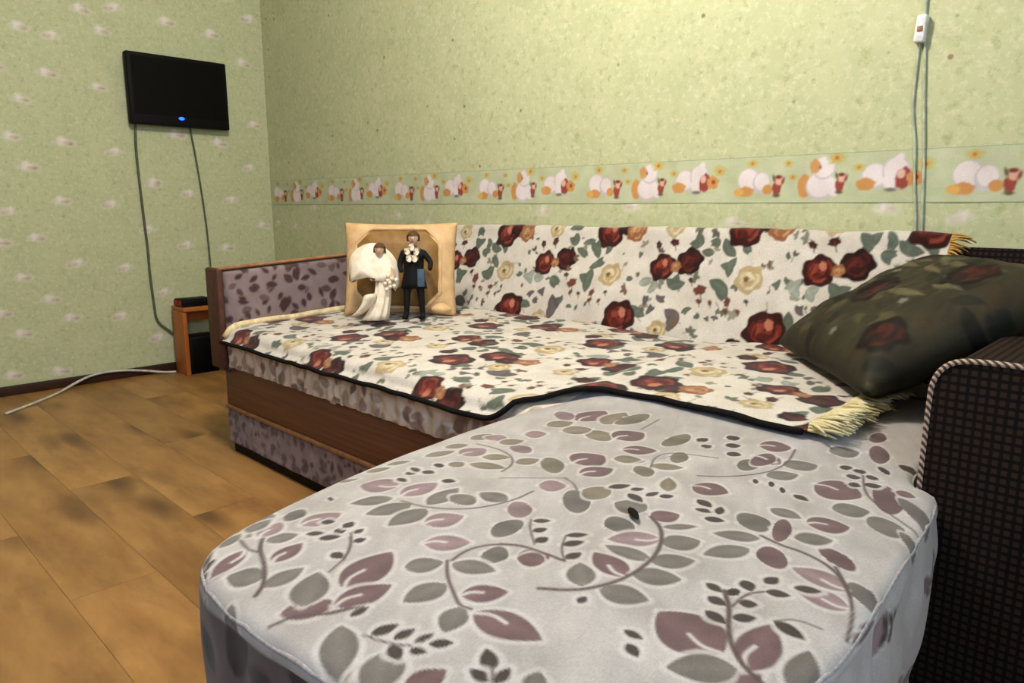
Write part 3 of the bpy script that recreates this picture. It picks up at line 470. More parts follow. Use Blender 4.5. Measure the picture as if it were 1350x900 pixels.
for zf in np.linspace(0, 1, 80)[1:]:
    z = (zr - er) * (1 - zf) + .035 * zf
    gather = .006 * np.sin(arc * 75 + 2 * vnoise(arc, zf * 0 + 1, .2, 3)) * sstep(zf, 0, .15) * (.5 + .5 * vnoise(arc, arc * 0, .15, 8)) + .007 * vnoise(arc, arc * 0 + zf * .4, .06, 4)
    bul = .012 * math.sin(math.pi * min(zf * 1.3, 1)) - .025 * zf
    rings.append(np.c_[out + nrm * (bul + gather)[:, None], z])
G = np.stack(rings, 1); NR = G.shape[1]
puv = np.stack(puv, 1); pt = Paint(puv[..., 0], puv[..., 1], GROUND, .0016); cloth_ground(pt, .11)
leaf_field(pt, -.92, -.80, .22, .45, .075, 31); leaf_field(pt, -.80, -.25, .22, .32, .075, 32); leaf_field(pt, -.28, -.18, .4, .62, .08, 33)
for l in CH_LEAVES: pt.leaf(*l[:4], l[4] * 1.12, LC[l[5]], HALO)
for l in CH_LEAVES:          # pale crescents in the mauve leaves
    if l[5] in 'mp' and math.hypot(l[2] - l[0], l[3] - l[1]) > .045:
        a_ = np.array(l[:2]); d_ = np.array(l[2:4]) - a_; n_ = np.array([-d_[1], d_[0]]) * .10
        pt.stroke([tuple(a_ + d_ * .02), tuple(a_ + d_ * .22 + n_), tuple(a_ + d_ * .46 + n_ * .4)], .0045, HALO)
for w, q in CH_STEMS: pt.stroke(q, w * .0015, LC['s'])
leaf_field(pt, -1.0, -.3, 1.62, 1.86, .1, 2)
ps = Paint(np.repeat(arc[:, None], NR - n_top, 1), G[:, n_top:, 2], GROUND, .003); cloth_ground(ps); leaf_field(ps, 0, arc[-1], .03, .42, .1, 4)
DARKP = {'g': (70, 50, 50), 'm': (62, 42, 44), 'd': (76, 58, 58), 'p': (92, 74, 76), 't': (58, 40, 40)}   # leaf colours of the darker mauve arm cloth
pd = Paint(ps.u, ps.v, (92, 77, 78), .003); cloth_ground(pd, .1); leaf_field(pd, 0, arc[-1], .03, .44, .075, 17, 1., {k_: tuple(int(c_ * .62) for c_ in v_) for k_, v_ in DARKP.items()}, .05, .085)  # chaise side left of the split: arm cloth with shade put into its colour
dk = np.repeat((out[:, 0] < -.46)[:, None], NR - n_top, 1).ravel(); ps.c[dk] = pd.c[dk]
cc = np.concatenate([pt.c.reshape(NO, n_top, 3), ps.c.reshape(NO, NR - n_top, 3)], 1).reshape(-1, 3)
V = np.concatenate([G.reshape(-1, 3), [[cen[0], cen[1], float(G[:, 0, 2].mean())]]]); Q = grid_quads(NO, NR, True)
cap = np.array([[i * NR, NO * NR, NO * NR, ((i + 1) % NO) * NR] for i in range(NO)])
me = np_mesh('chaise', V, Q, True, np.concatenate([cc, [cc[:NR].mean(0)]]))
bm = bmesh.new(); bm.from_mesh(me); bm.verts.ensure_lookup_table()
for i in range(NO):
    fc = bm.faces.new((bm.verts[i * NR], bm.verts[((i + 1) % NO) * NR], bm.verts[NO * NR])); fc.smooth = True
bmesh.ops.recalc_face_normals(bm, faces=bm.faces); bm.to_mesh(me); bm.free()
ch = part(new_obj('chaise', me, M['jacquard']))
k = slice(0, NO, 5)
seam = np.c_[out + nrm * -.004, zr - er * .55 + .002 * vnoise(arc, arc * 0, .02, 2)][k]
part(MB().tube([tuple(p) for p in seam], .0032, 6, True).build('piping', M['piping'], None, True), ch)
pin = out - nrm * .04
b = MB(); b.loft([[(p[0], p[1], z) for p in pin[::25]] for z in (0, .04)]); part(b.build('plinth', M['black']), ch)

# painted slabs for upholstered panels
def slab(name, o, du, dv, lu, lv, n, thick, res, rnd, paintfn, mat, parent=None, disp=None):
    o, du, dv, n = (np.array(q, float) for q in (o, du, dv, n)); nu, nv = max(6, int(lu / res) + 1), max(6, int(lv / res) + 1)
    U, V_ = np.meshgrid(np.linspace(0, lu, nu), np.linspace(0, lv, nv), indexing='ij')
    e = np.minimum(np.minimum(U, lu - U), np.minimum(V_, lv - V_)); e = np.clip(rnd - e, 0, rnd)
    dep = rnd - np.sqrt(np.maximum(rnd ** 2 - e ** 2, 0)); d = -dep + (disp(U, V_) if disp else 0)
    P = o + U[..., None] * du + V_[..., None] * dv + d[..., None] * n; p = Paint(U, V_, GROUND, .003); paintfn(p)
    V = P.reshape(-1, 3); Q = grid_quads(nu, nv); N0 = len(V)
    loop = [i * nv for i in range(nu)] + [(nu - 1) * nv + j for j in range(1, nv)] + [i * nv + nv - 1 for i in range(nu - 2, -1, -1)] + [j for j in range(nv - 2, 0, -1)]
    bkv = V[loop] - n * thick; m = len(loop); ex = np.array([[loop[(i + 1) % m], loop[i], N0 + i, N0 + (i + 1) % m] for i in range(m)])
    V = np.concatenate([V, bkv]); c = np.concatenate([p.c, p.c[loop]]); Q = np.concatenate([Q, ex])
    if np.dot(np.cross(du, dv), n) < 0: Q = Q[:, ::-1]
    me = np_mesh(name, V, Q, True, c); bm = bmesh.new(); bm.from_mesh(me)
    bm.verts.ensure_lookup_table(); bm.faces.new([bm.verts[N0 + i] for i in range(m)]); bm.to_mesh(me); bm.free()
    return part(new_obj(name, me, mat), parent)
XA = -2.43    # inner face of the left arm
# seat cushion (left of the chaise): profile swept along x
xs = np.linspace(XA + .003, -.985, 430)
pr = [(1.90, .40)] + [(y, None) for y in np.linspace(1.89, 1.12, 30)] + [(1.12 - .05 * math.sin(a), -.05 * (1 - math.cos(a))) for a in np.linspace(.15, math.pi / 2, 8)] + [(1.07, z) for z in np.linspace(.385, .325, 26)] + [(1.10, .322)]
G = np.zeros((len(xs), len(pr), 3))
for j, (y, z) in enumerate(pr):
    zz = ztop(xs, y) if z is None else (ztop(xs, 1.12) + z if z < 0 else np.full(len(xs), z))
    gth = (.0022 * np.sin(xs * 130 + 9 * vnoise(xs, xs * 0, .12, 2)) + .003 * vnoise(xs, zz, .02, 6)) * (1 if 0 < j < len(pr) - 1 and y < 1.13 else 0)
    G[:, j] = np.c_[xs, y - gth, zz]
sarc = np.r_[0, np.cumsum(np.linalg.norm(np.diff(G[0], axis=0), axis=1))]
p = Paint(np.repeat(xs[:, None], len(pr), 1), np.repeat(sarc[None], len(xs), 0), GROUND, .003); p.c[:] = lin((232, 216, 200)); cloth_ground(p); leaf_field(p, -2.45, -1.0, .6, 1.05, .042, 8, 1., {'g': (172, 156, 142), 'm': (158, 132, 124), 'd': (128, 106, 96), 'p': (196, 174, 164), 't': (178, 162, 142)}, .035, .06)
seat = part(new_obj('seat_cushion', np_mesh('seat_cushion', G.reshape(-1, 3), grid_quads(len(xs), len(pr))[:, ::-1], True, p.c), M['jacquard']))
# base below it
XL = -2.50
part(MB().box(XL, -1.0, 1.088, 1.11, .175, .325).build('base_board', M['board'], bevel=.004))
part(MB().box(-1.80, -1.775, 1.082, 1.089, .312, .326).build('pull_tab', M['white_plastic'], bevel=.002))
part(MB().box(XL, -1.0, 1.080, 1.10, .163, .176).build('trim_strip', M['tan_trim'], bevel=.003))
MAUVE = {'g': (92, 72, 76), 'm': (84, 60, 66), 'd': (66, 48, 50), 'p': (150, 132, 138), 't': (98, 80, 78)}
def pf(p): p.c[:] = lin((140, 122, 130)); cloth_ground(p, .12); leaf_field(p, 0, 1.5, -.02, .14, .034, 12, 1., MAUVE, .02, .045)
bp = slab('base_panel', (XL, 1.086, .035), (1, 0, 0), (0, 0, 1), 1.5, .128, (0, -1, 0), .02, .005, .006, pf, M['jacquard'], disp=lambda u, v: .002 * vnoise(u, v, .03, 3))
part(MB().box(XL + .01, -1.0, 1.10, 1.95, 0, .04).build('plinth', M['black']))
part(MB().box(XL + .002, -.30, 1.112, 1.95, .04, .318).build('base_frame', M['dark_wood']))
# left arm, top rising a little towards the back
arm = part(MB().add([(-2.52,1.075,.30),(-2.445,1.075,.30),(-2.445,2.02,.30),(-2.52,2.02,.30),(-2.52,1.075,.655),(-2.445,1.075,.655),(-2.445,2.02,.705),(-2.52,2.02,.705)],
    [(0,3,2,1),(4,5,6,7),(0,1,5,4),(1,2,6,5),(2,3,7,6),(3,0,4,7)]).build('armrest', M['dark_wood'], bevel=.006))
dl = np.array([0, .945, .05]); ll = float(np.linalg.norm(dl)); dl = dl / ll
def pa(p): p.c[:] = lin((134, 118, 120)); cloth_ground(p, .1); leaf_field(p, 0, .95, 0, .40, .040, 21, 1., DARKP, .028, .05)
slab('arm_padding', (-2.43, 1.078, .30), tuple(dl), (0, 0, 1), ll, .352, (1, 0, 0), .02, .005, .014, pa, M['jacquard'], arm, disp=lambda u, v: .006 * np.sin(np.pi * np.clip(v / .35, 0, 1)))
part(MB().box(-2.525, -2.432, 1.052, 1.076, .315, .664).build('front_panel', M['dark_wood'], bevel=.008, seg=3), arm)
part(MB().tube([(-2.44, 1.06, .662), (-2.44, 1.5, .684), (-2.44, 2.0, .709)], .006, 8).build('piping', M['tan_trim'], None, True), arm)
# backrest under the throw
def back_pt(s): return (1.90 + .155 * s / .37, .47 + .336 * s / .37)
bk = MB(); x0, x1 = -2.44, -.30
prof = [(1.905, .40)] + [back_pt(s) for s in np.linspace(0, .31, 8)] + [(2.038, .772), (2.048, .774), (2.052, .76), (2.052, .32)]
bk.loft([[(x0, y, z) for y, z in prof], [(x1, y, z) for y, z in prof]])
part(bk.build('backrest', M['plaid'], bevel=.004))
# right arm: plaid front panel edged with twisted cord
ra = part(MB().box(-.292, -.10, 1.212, 2.06, 0, .635).build('armrest', M['plaid'], bevel=.02, seg=3))
fp = [(-.296, 0), (-.296, .59), (-.291, .622), (-.276, .643), (-.25, .652), (-.142, .652), (-.116, .643), (-.101, .622), (-.096, .59), (-.096, 0)]
fb = MB(); fb.loft([[(x, 1.192, z) for x, z in fp], [(x, 1.225, z) for x, z in fp]])
part(fb.build('front_panel', M['plaid'], bevel=.004), ra)
part(MB().tube([(x, 1.194, z) for x, z in smooth_poly(fp, 160, it=2)], .0044, 8).build('piping', M['cord'], None, True), ra)

# ---------------------------------------------------------------- rose throws
RC = {'R': [(52, 16, 14), (132, 46, 34), (98, 30, 24), (152, 70, 52), (74, 20, 17)], 'D': [(36, 13, 12), (88, 28, 23), (60, 18, 16), (104, 38, 31), (46, 14, 13)],
      'O': [(150, 96, 62), (196, 150, 110), (170, 118, 80), (206, 170, 130), (140, 84, 54)], 'C': [(188, 168, 128), (226, 212, 178), (208, 190, 150), (232, 222, 196), (176, 150, 106)]}
LCOL = {'g': (92, 102, 90), 'l': (150, 156, 146), 'u': (96, 88, 90), 'd': (70, 28, 24), 'b': (112, 62, 46), 'k': (56, 56, 50)}
TG = (224, 217, 208)
def rose_tile(p, ou, ov, seed, sy=1.):
    rd = random.Random(seed)
    for k in range(34):          # sprigs and loose leaves filling the ground
        u, v, a = ou + rd.uniform(-.45, .04), ov + rd.uniform(-.02, .38), rd.uniform(0, 6.28); L = rd.uniform(.012, .024)
        cf = rd.choice([(104, 112, 98), (132, 136, 122), (92, 90, 84), (120, 92, 74), (150, 148, 130)])
        for q in range(rd.choice((1, 2, 3))):
            b_ = a + q * 1.1 - .8; p.leaf(u, v, u + L * math.cos(b_), v + L * math.sin(b_), L * .3, cf, vein=False)
        if k % 2: p.stroke([(u, v), (u - L * math.cos(a), v - L * math.sin(a))], .002, cf)
    for (x, s, r, c) in TILE:
        u, v = ou + x, ov + s
        if c in 'glu':
            for k in range(3):
                a = rd.uniform(0, 6.28); p.leaf(u - math.cos(a) * r * .5, v - math.sin(a) * r * .5, u + math.cos(a) * r * 1.25, v + math.sin(a) * r * 1.25, r * .52, LCOL[c], vein=True)
        elif c in 'dbk':
            a = rd.uniform(0, 6.28); p.blob(u, v, r, r * .7, LCOL[c], a, .15); p.stroke([(u, v), (u + r * .6, v - r * 1.6)], .003, (80, 76, 62))
    for j, (x, s, r, c) in enumerate(TILE):
        if c in 'RDOC':
            p.rose(ou + x, ov + s, r, RC[c], seed + j)
            if c == 'R': p.blob(ou + x + r * .15, ov + s + r * .3, r * .2, r * .28, (200, 130, 104), .4, .1, .85)
            if c == 'C': p.blob(ou + x - r * .2, ov + s, r * .2, r * .2, (120, 92, 50), 0, .1)
# back throw: up the backrest, over its top and down behind
XE = -.492
xs = np.linspace(-2.428, XE, 640)
path = smooth_poly([back_pt(s) for s in np.linspace(.005, .31, 12)] + [(2.038, .782), (2.048, .791), (2.056, .784), (2.059, .764)], 118, it=2)
pa_ = np.array(path); nn = np.gradient(pa_, axis=0); nn /= np.linalg.norm(nn, axis=1)[:, None]; nn = np.stack([-nn[:, 1], nn[:, 0]], 1)
sv = np.r_[0, np.cumsum(np.linalg.norm(np.diff(pa_, axis=0), axis=1))]
U, SV = np.meshgrid(xs, sv, indexing='ij')
wr = .010 + .004 * vnoise(U, SV, .12, 11) + .0025 * vnoise(U, SV, .04, 12) + .002 * np.sin(U * 9 + SV * 20)
Y = pa_[None, :, 0] + nn[None, :, 0] * wr; Z = pa_[None, :, 1] + nn[None, :, 1] * wr + (.008 * vnoise(U, SV * 0, .35, 14) + .010 * sstep(U, -1.3, -.5) - .002) * sstep(SV, .1, .36)
p = Paint(U, SV, TG, .0022); cloth_ground(p, .04)
for k in range(-3, 4): rose_tile(p, -1.238 + k * .492, .008 + k * .016 - .006, 40 + (k % 3))
bt = tag(empty('throw_blanket', (-1.4, 2.0, .47)), 'rose-print tapestry throw hung over the sofa backrest', 'throw', 'rose tapestry throws')
part(new_obj('cloth', np_mesh('cloth', np.stack([U, Y, Z], -1).reshape(-1, 3), grid_quads(len(xs), len(sv)), True, p.c), M['tapestry']), bt)
def fringe(root, dirn, L, n, r, drop, seed, surf=None):
    rd = random.Random(seed); b = MB()
    for i in range(n):
        q = Vector(root[i]); d = (Vector(dirn) + Vector((rd.uniform(-.3, .3), rd.uniform(-.5, .5), rd.uniform(-.1, .25)))).normalized(); l = L * rd.uniform(.7, 1.1)
        pts = []
        for t in (0, .33, .66, 1):
            e = q + d * l * t; e.z -= drop * t * t
            if surf: e.z = max(e.z, surf(e.x, e.y) + r + .001)
            pts.append(e)
        b.tube(pts, [r, r * 1.1, r, r * .5], 5)
    return b
jj = np.linspace(4, len(sv) - 8, 110).astype(int)
o = part(fringe([(XE, Y[-1, j] - .004, Z[-1, j]) for j in jj], (.85, -.12, .0), .045, len(jj), .0022, .012, 1).build('fringe', M['gold_fringe'], None, True), bt); o['kind'] = 'stuff'
# seat throw
xs = np.linspace(-2.415, XE, 640); nv = 250
ye = 1.045 + .205 * sstep(xs, -1.10, -.93) + .012 * np.sin(xs * 5)*sstep(xs,-1,-.8)
drape = 1 - sstep(xs, -1.12, -.97)
T = np.linspace(0, 1, nv); U, T2 = np.meshgrid(xs, T, indexing='ij')
Yg = 1.885 + (ye[:, None] - 1.885) * T2
Zg = ztop(U, Yg) + .0085 + .003 * (1 + vnoise(U, Yg, .11, 21)) + .002 * (1 + vnoise(U, Yg, .045, 22)) + .004 * np.maximum(0, np.sin(U * 6 + Yg * 9))
Zg += .004 * np.exp(-((U + 1.02) / .07) ** 2) * sstep(Yg, 1.5, 1.1)
on_ch = sstep(U, -1.06, -.98); Zg += on_ch * .012 * (1 - sstep(np.maximum(np.abs(U + .65) / .4, 0), .8, 1.0))
Zg -= drape[:, None] * np.where(Yg < 1.115, (.05 - np.sqrt(np.maximum(.05 ** 2 - np.clip(1.115 - Yg, 0, .05) ** 2, 0))) * .62 + np.clip(1.066 - Yg, 0, 1) * .6, 0)
arcv = np.concatenate([np.zeros((len(xs), 1)), np.cumsum(np.hypot(np.diff(Yg, axis=1), np.diff(Zg, axis=1)), 1)], 1)
p = Paint(U, arcv, TG, .0022); cloth_ground(p, .04)
for k in range(-4, 4):
    for j in range(-1, 4): rose_tile(p, -1.238 - .052 + k * .492 + (j % 2) * .2, .275 - .05 + (j - 1) * .40 + .0 * k - .02, 60 + j * 7 + k % 3)
st = tag(empty('throw_blanket', (-1.4, 1.45, .46)), 'rose-print tapestry throw spread flat over the sofa seat', 'throw', 'rose tapestry throws')
part(new_obj('cloth', np_mesh('cloth', np.stack([U, Yg, Zg], -1).reshape(-1, 3), grid_quads(len(xs), nv)[:, ::-1], True, p.c), M['tapestry']), st)
part(MB().tube([(U[i, -1], Yg[i, -1] - .002, Zg[i, -1] - .003) for i in range(0, 640, 4)], .0065, 7).build('binding', M['black_bind'], None, True), st)
jj = np.linspace(nv - 1, 40, 330).astype(int)
sf = lambda x, y: float(ztop(x, y)) + .006
o = part(fringe([(XE, Yg[-1, j], Zg[-1, j] + .002 + .004 * (i % 3)) for i, j in enumerate(jj)], (.9, -.1, .08), 0.066, len(jj), .0030, .01, 2, sf).build('fringe', M['fringe'], None, True), st); o['kind'] = 'stuff'
part(MB().tube([(-2.412 + .006 * math.sin(j), Yg[0, j], Zg[0, j] + .006) for j in range(0, nv - 3, 6)], .012, 8).build('hem', M['cream_hem'], None, True), st)

# ---------------------------------------------------------------- cushions
def cushion_mesh(name, w, h, t, n=90, paintfn=None, ground=(150, 120, 80), puff=.5, wr=.004, seed=1, pinch=.06):
    """two puffed faces in local x (width), z (height), y = thickness; front is -y"""
    a = np.linspace(-1, 1, n); A, Bv = np.meshgrid(a, a, indexing='ij')
    sx = 1 - pinch * (1 - A ** 2) * np.abs(Bv) ** 2; sz = 1 - pinch * (1 - Bv ** 2) * np.abs(A) ** 2
    X = A * w / 2 * np.where(True, 1 - pinch * (1 - Bv ** 2), 1); Zc = Bv * h / 2 * (1 - pinch * (1 - A ** 2))
    th = t / 2 * (np.maximum(1 - A ** 4, 0) * np.maximum(1 - Bv ** 4, 0)) ** puff
    nz = wr * vnoise(X + 5, Zc + 5, .06, seed) + wr * .5 * vnoise(X + 5, Zc + 5, .025, seed + 1)
    edge = (1 - np.maximum(np.abs(A), np.abs(Bv)) ** 6)
    Fv = np.stack([X, -th - nz * edge, Zc], -1).reshape(-1, 3); Bk = np.stack([X, th, Zc], -1).reshape(-1, 3)
    p = Paint(X, Zc, ground, .003)
    if paintfn: paintfn(p)
    Q = grid_quads(n, n); V = np.concatenate([Fv, Bk]); Q2 = np.concatenate([Q, Q[:, ::-1] + n * n])
    me = np_mesh(name, V, Q2, True, np.concatenate([p.c, p.c]))
    bm = bmesh.new(); bm.from_mesh(me); bmesh.ops.remove_doubles(bm, verts=bm.verts, dist=1e-5); bmesh.ops.recalc_face_normals(bm, faces=bm.faces); bm.to_mesh(me); bm.free()
    return me
gc = tag(empty('cushion', (-2.122, 1.58, .490)), 'gold satin cushion with cream octagon frame behind the two wedding dolls', 'cushion')
gc.rotation_euler = (math.radians(-9), 0, math.radians(40))
body = new_obj('cushion_body', cushion_mesh('cushion_body', .415, .335, .10, 60, pinch=.045), M['cream_satin'], gc); body.location = (0, 0, .160)
# inset octagonal panel
n = 64; oct_ = [(.150, -.085), (.150, .085), (.100, .134), (-.100, .134), (-.150, .085), (-.150, -.085), (-.100, -.134), (.100, -.134)]
og = smooth_poly(oct_, n, True, 0); rgs = []
for t, d in ((1, -.030), (.97, -.046), (.6, -.057), (.02, -.060)): rgs.append([(x * t, d, z * t + .160) for x, z in og])
MB().loft(rgs).build('octagon_panel', M['gold_satin'], gc, True)
fr = [(x * 1.02, -.036, z * 1.04 + .160) for x, z in og]; MB().tube(fr, .007, 7, True).build('frame_cord', M['cream_satin'], gc, True)
b = MB(); b.loft([[( .165 + rr * math.cos(a), -.075 + .7 * rr * math.sin(a), zz) for a in np.linspace(0, 2 * math.pi, 17)[:-1]] for zz, rr in ((.0, .026), (.010, .040), (.022, .037), (.034, .018), (.038, .004))]); b.build('tassel_puff', M['cream_satin'], gc, True, sub=1)

def dark_floral(p):
    cloth_ground(p, .25); rd = random.Random(5)
    for k in range(70): 
        a = rd.uniform(0, 6.28); u, v = rd.uniform(-.28, .28), rd.uniform(-.25, .25); p.leaf(u, v, u + .06 * math.cos(a), v + .06 * math.sin(a), .014, rd.choice([(32, 33, 22), (22, 24, 19), (70, 65, 44), (16, 14, 11), (52, 41, 26)]), op=.8)
    for k in range(22):  # paler leaves at the upper left, painted in for the highlights there
        a = rd.uniform(-.4, .4); u, v = rd.uniform(-.27, .1), rd.uniform(-.02, .22); p.leaf(u, v, u + .09 * math.cos(a), v + .09 * math.sin(a), .010, rd.choice([(96, 92, 66), (84, 84, 60), (112, 100, 74)]), op=.6)
    for (u, v, r) in ((-.06, -.02, .06), (.12, .10, .055), (-.16, .15, .05), (.18, -.12, .05), (-.20, -.14, .04), (.02, .2, .045)):
        p.rose(u, v, r, [(16, 6, 6), (62, 20, 16), (36, 10, 10), (74, 30, 22), (24, 7, 7)], int(u * 100) + 50)
    for (u, v) in ((.03, -.16), (-.11, .06), (.1, -.03)): p.blob(u, v, .012, .009, (110, 110, 102), 0, .2)
dp = tag(empty('throw_pillow', (-.52, 1.60, .62)), 'dark green and brown floral satin pillow slumped against the right armrest', 'pillow')
new_obj('pillow_body', cushion_mesh('pillow_body', .52, .44, .15, 150, dark_floral, (48, 44, 31), .5, .006, 5, .05), M['satin_print'], dp)
A_, B_, th_ = Vector((-.76, 1.79, .49)), Vector((-.45, 1.44, .49)), .50
ex = (B_ - A_).normalized(); uz = Vector((-ex.y, ex.x, 0)) * math.cos(th_) + Vector((0, 0, math.sin(th_))); yy = uz.cross(ex)
mt = Matrix((ex, yy, uz)).transposed().to_4x4(); mt.translation = (A_ + B_) / 2 + uz * .21 - yy * .045; dp.matrix_world = mt

# ---------------------------------------------------------------- wedding dolls on the seat
def skin_body(name, verts, edges, radii, mat, parent, root=0, sub=2):
    me = bpy.data.meshes.new(name); me.from_pydata(verts, edges, []); me.update(); o = new_obj(name, me, mat, parent)
    m = o.modifiers.new('skin', 'SKIN'); m.use_smooth_shade = True
    sl = me.skin_vertices[0].data
    for i, r in enumerate(radii): sl[i].radius = (r, r) if not isinstance(r, tuple) else r
    sl[root].use_root = True
    s_ = o.modifiers.new('sub', 'SUBSURF'); s_.levels = sub; s_.render_levels = sub; return o
FACE = math.radians(45)          # dolls face the viewer's corner of the room
def head(parent, c, r, hairmat, long=False):
    b = MB(); rg = []
    for t in np.linspace(-1, 1, 13):
        q = math.sqrt(max(1 - t * t, .0004)); w_ = (.78 + .14 * t) * q
        rg.append([(c[0] + r * w_ * math.cos(a), c[1] + r * (.92 if math.sin(a) > 0 else .86) * q * math.sin(a) - (r * .16 if abs(a - 4.712) < .3 and abs(t + .1) < .2 else 0), c[2] + r * 1.15 * t) for a in np.linspace(0, 2 * math.pi, 17)[:-1]])
    h = b.loft(rg).build('head', M['skin'], parent, True)
    e = MB()
    for s_ in (-1, 1):
        e.loft([[(c[0] + s_ * r * .3 + r * .1 * math.cos(a) * k, c[1] - r * .80 - .001 * k2, c[2] + r * .06 * math.sin(a) * k + .0) for a in np.linspace(0, 6.283, 9)[:-1]] for k, k2 in ((1, 0), (.7, 1))])
    e.build('eyes', M['suit'], h)
    MB().box(c[0] - r * .2, c[0] + r * .2, c[1] - r * .80, c[1] - r * .7, c[2] - r * .58, c[2] - r * .5).build('mouth', M['red'], h)
    b = MB(); rg = []
    for t in np.linspace(-.35 if not long else -1.3, 1, 11):
        q = math.sqrt(max(1 - min(abs(t), 1) ** 2, .0004)) if t > 0 else 1.0
        rg.append([(c[0] + r * 1.08 * q * math.cos(a), c[1] + r * .22 + r * (1.0 if math.sin(a) > 0 else (1.32 if t > .30 else .15)) * q * math.sin(a), c[2] + r * 1.27 * t) for a in np.linspace(0, 2 * math.pi, 17)[:-1]])
    b.loft(rg).build('hair', hairmat, h, True); return h
gz = .487
# groom
g = tag(empty('groom_doll', (-1.99, 1.542, gz)), 'groom doll in black tailcoat and white jabot standing before gold cushion', 'doll', 'wedding dolls'); g.rotation_euler = (math.radians(-5), 0, FACE)
v = [(0,0,.15),(0,.002,.19),(0,.002,.225),(0,0,.247),(0,0,.258), (-.020,0,.135),(-.024,-.004,.075),(-.026,0,.016),(-.027,-.02,.006), (.020,0,.135),(.026,-.004,.075),(.030,0,.016),(.032,-.02,.006),
     (-.036,0,.226),(-.048,-.004,.185),(-.036,-.026,.160), (.036,0,.226),(.060,-.004,.196),(.058,-.022,.166)]
e = [(0,1),(1,2),(2,3),(3,4),(0,5),(5,6),(6,7),(7,8),(0,9),(9,10),(10,11),(11,12),(2,13),(13,14),(14,15),(2,16),(16,17),(17,18)]
rr = [.024,.024,.027,.011,.009,.017,.013,.009,.008,.017,.013,.009,.008,.013,.0105,.0075,.013,.0105,.0075]
skin_body('body', v, e, rr, M['suit'], g)
b = MB(); rg = []
for z, rx, ry, oy in ((.235, .030, .020, .002), (.205, .036, .025, .002), (.165, .034, .027, .002), (.125, .042, .030, .004), (.105, .046, .031, .006)):
    rg.append([(rx * math.cos(a), oy + ry * math.sin(a), z) for a in np.linspace(0, 6.2832, 21)[:-1]])
b.loft(rg).build('tailcoat', M['suit'], g, True)
b = MB(); b.loft([[(.028 + sx * .012, -.029 - .003 * (sx < 0), z) for sx in (-1, 1)] + [(.028 + sx * .012, -.018, z) for sx in (1, -1)] for z in (.112, .14, .172)]); b.build('coat_flap', M['blue_cloth'], g, bevel=.002)
b = MB()
for k in range(5):
    a = k * 1.257 + .3; b.loft([[(.016 * math.cos(a) + rr_ * 1.2 * math.cos(q), -.030 + .004 * math.cos(q * 2) - .004, .226 + .021 * math.sin(a) + rr_ * 1.3 * math.sin(q)) for q in np.linspace(0, 6.2832, 11)[:-1]] for rr_ in (.011, .006)])
b.build('jabot', M['white_satin'], g, True)
head(g, (0, -.002, .277), .0215, M['hair'])
for s_ in (-1, 1):
    b = MB().loft([[(s_ * .029 + .011 * math.cos(q), -.012 + .024 * math.sin(q), z) for q in np.linspace(0, 6.2832, 13)[:-1]] for z in (0.0, .010)]); b.build('shoe', M['black'], g, bevel=.002)
# bride
w = tag(empty('bride_doll', (-2.055, 1.45, gz)), 'bride doll in long white gown and wide veil beside the groom doll', 'doll', 'wedding dolls'); w.rotation_euler = (math.radians(-5), 0, FACE)
v = [(0,0,.13),(0,0,.165),(0,0,.19),(0,0,.212),(0,0,.222),(-.028,0,.190),(-.040,-.006,.155),(-.022,-.024,.135),(.028,0,.190),(.042,-.006,.158),(.046,-.02,.128)]
e = [(0,1),(1,2),(2,3),(3,4),(2,5),(5,6),(6,7),(2,8),(8,9),(9,10)]
skin_body('body', v, e, [.018,.017,.02,.008,.007,.010,.0075,.006,.010,.0075,.006], M['skin'], w)
b = MB(); rg = []
for z, rx, ry, ox in ((.0, .046, .040, -.022), (.02, .038, .036, -.012), (.06, .029, .030, .002), (.10, .026, .026, .008), (.14, .022, .020, .006), (.155, .019, .017, .003), (.175, .023, .019, .0), (.192, .022, .018, 0)):
    rg.append([((rx + .003 * math.sin(9 * a) * (z < .12)) * math.cos(a) + ox, (ry + .003 * math.sin(9 * a) * (z < .12)) * math.sin(a), z) for a in np.linspace(0, 6.2832, 55)[:-1]])
b.loft(rg).build('gown', M['white_satin'], w, True)
rg = []
for t in np.linspace(0, 1, 9):
    rx = .030 * (1 - t) + .020; rg.append([(-.03 - .075 * t ** 1.2 + .0 + (rx * .5) * math.cos(a), -.015 - .01 * t + rx * math.sin(a), .012 + .07 * (1 - t) ** 2 + (.010 - .007 * t) * math.cos(a + 1)) for a in np.linspace(0, 6.2832, 15)[:-1]])
MB().loft(rg).build('train', M['white_satin'], w, True)
# veil: wide mushroom falling behind both shoulders
b = MB(); rg = []
for t in np.linspace(0, 1, 12):
    rx = .012 + .072 * math.sin(min(t * 1.35, 1) * 1.571); z = .262 - .10 * t ** 1.6 - .012 * t
    rg.append([((rx + .005 * math.sin(7 * a) * t) * math.cos(a) - .026, .016 + (.012 + .035 * t + .004 * math.sin(5 * a) * t) * math.sin(a), z + t * (.012 * math.sin(6 * a + 1) - .045 * max(math.cos(a), 0) - .012 * max(-math.cos(a), 0))) for a in np.linspace(0, 6.2832, 49)[:-1]])
b.loft(rg).build('veil', M['white_satin'], w, True)
head(w, (0, -.012, .238), .020, M['hair'])
b = MB()
for k in range(9):
    a = k * 2.4; rr_ = .004 * math.sqrt(k); c = (.036 + rr_ * 2 * math.cos(a), -.030, .128 + rr_ * 2.4 * math.sin(a))
    b.loft([[(c[0] + .008 * q * math.cos(x), c[1] - dz, c[2] + .008 * q * math.sin(x)) for x in np.linspace(0, 6.2832, 9)[:-1]] for q, dz in ((.3, -.006), (1, 0), (.5, .006))])
b.build('bouquet', M['white_satin'], w, True)

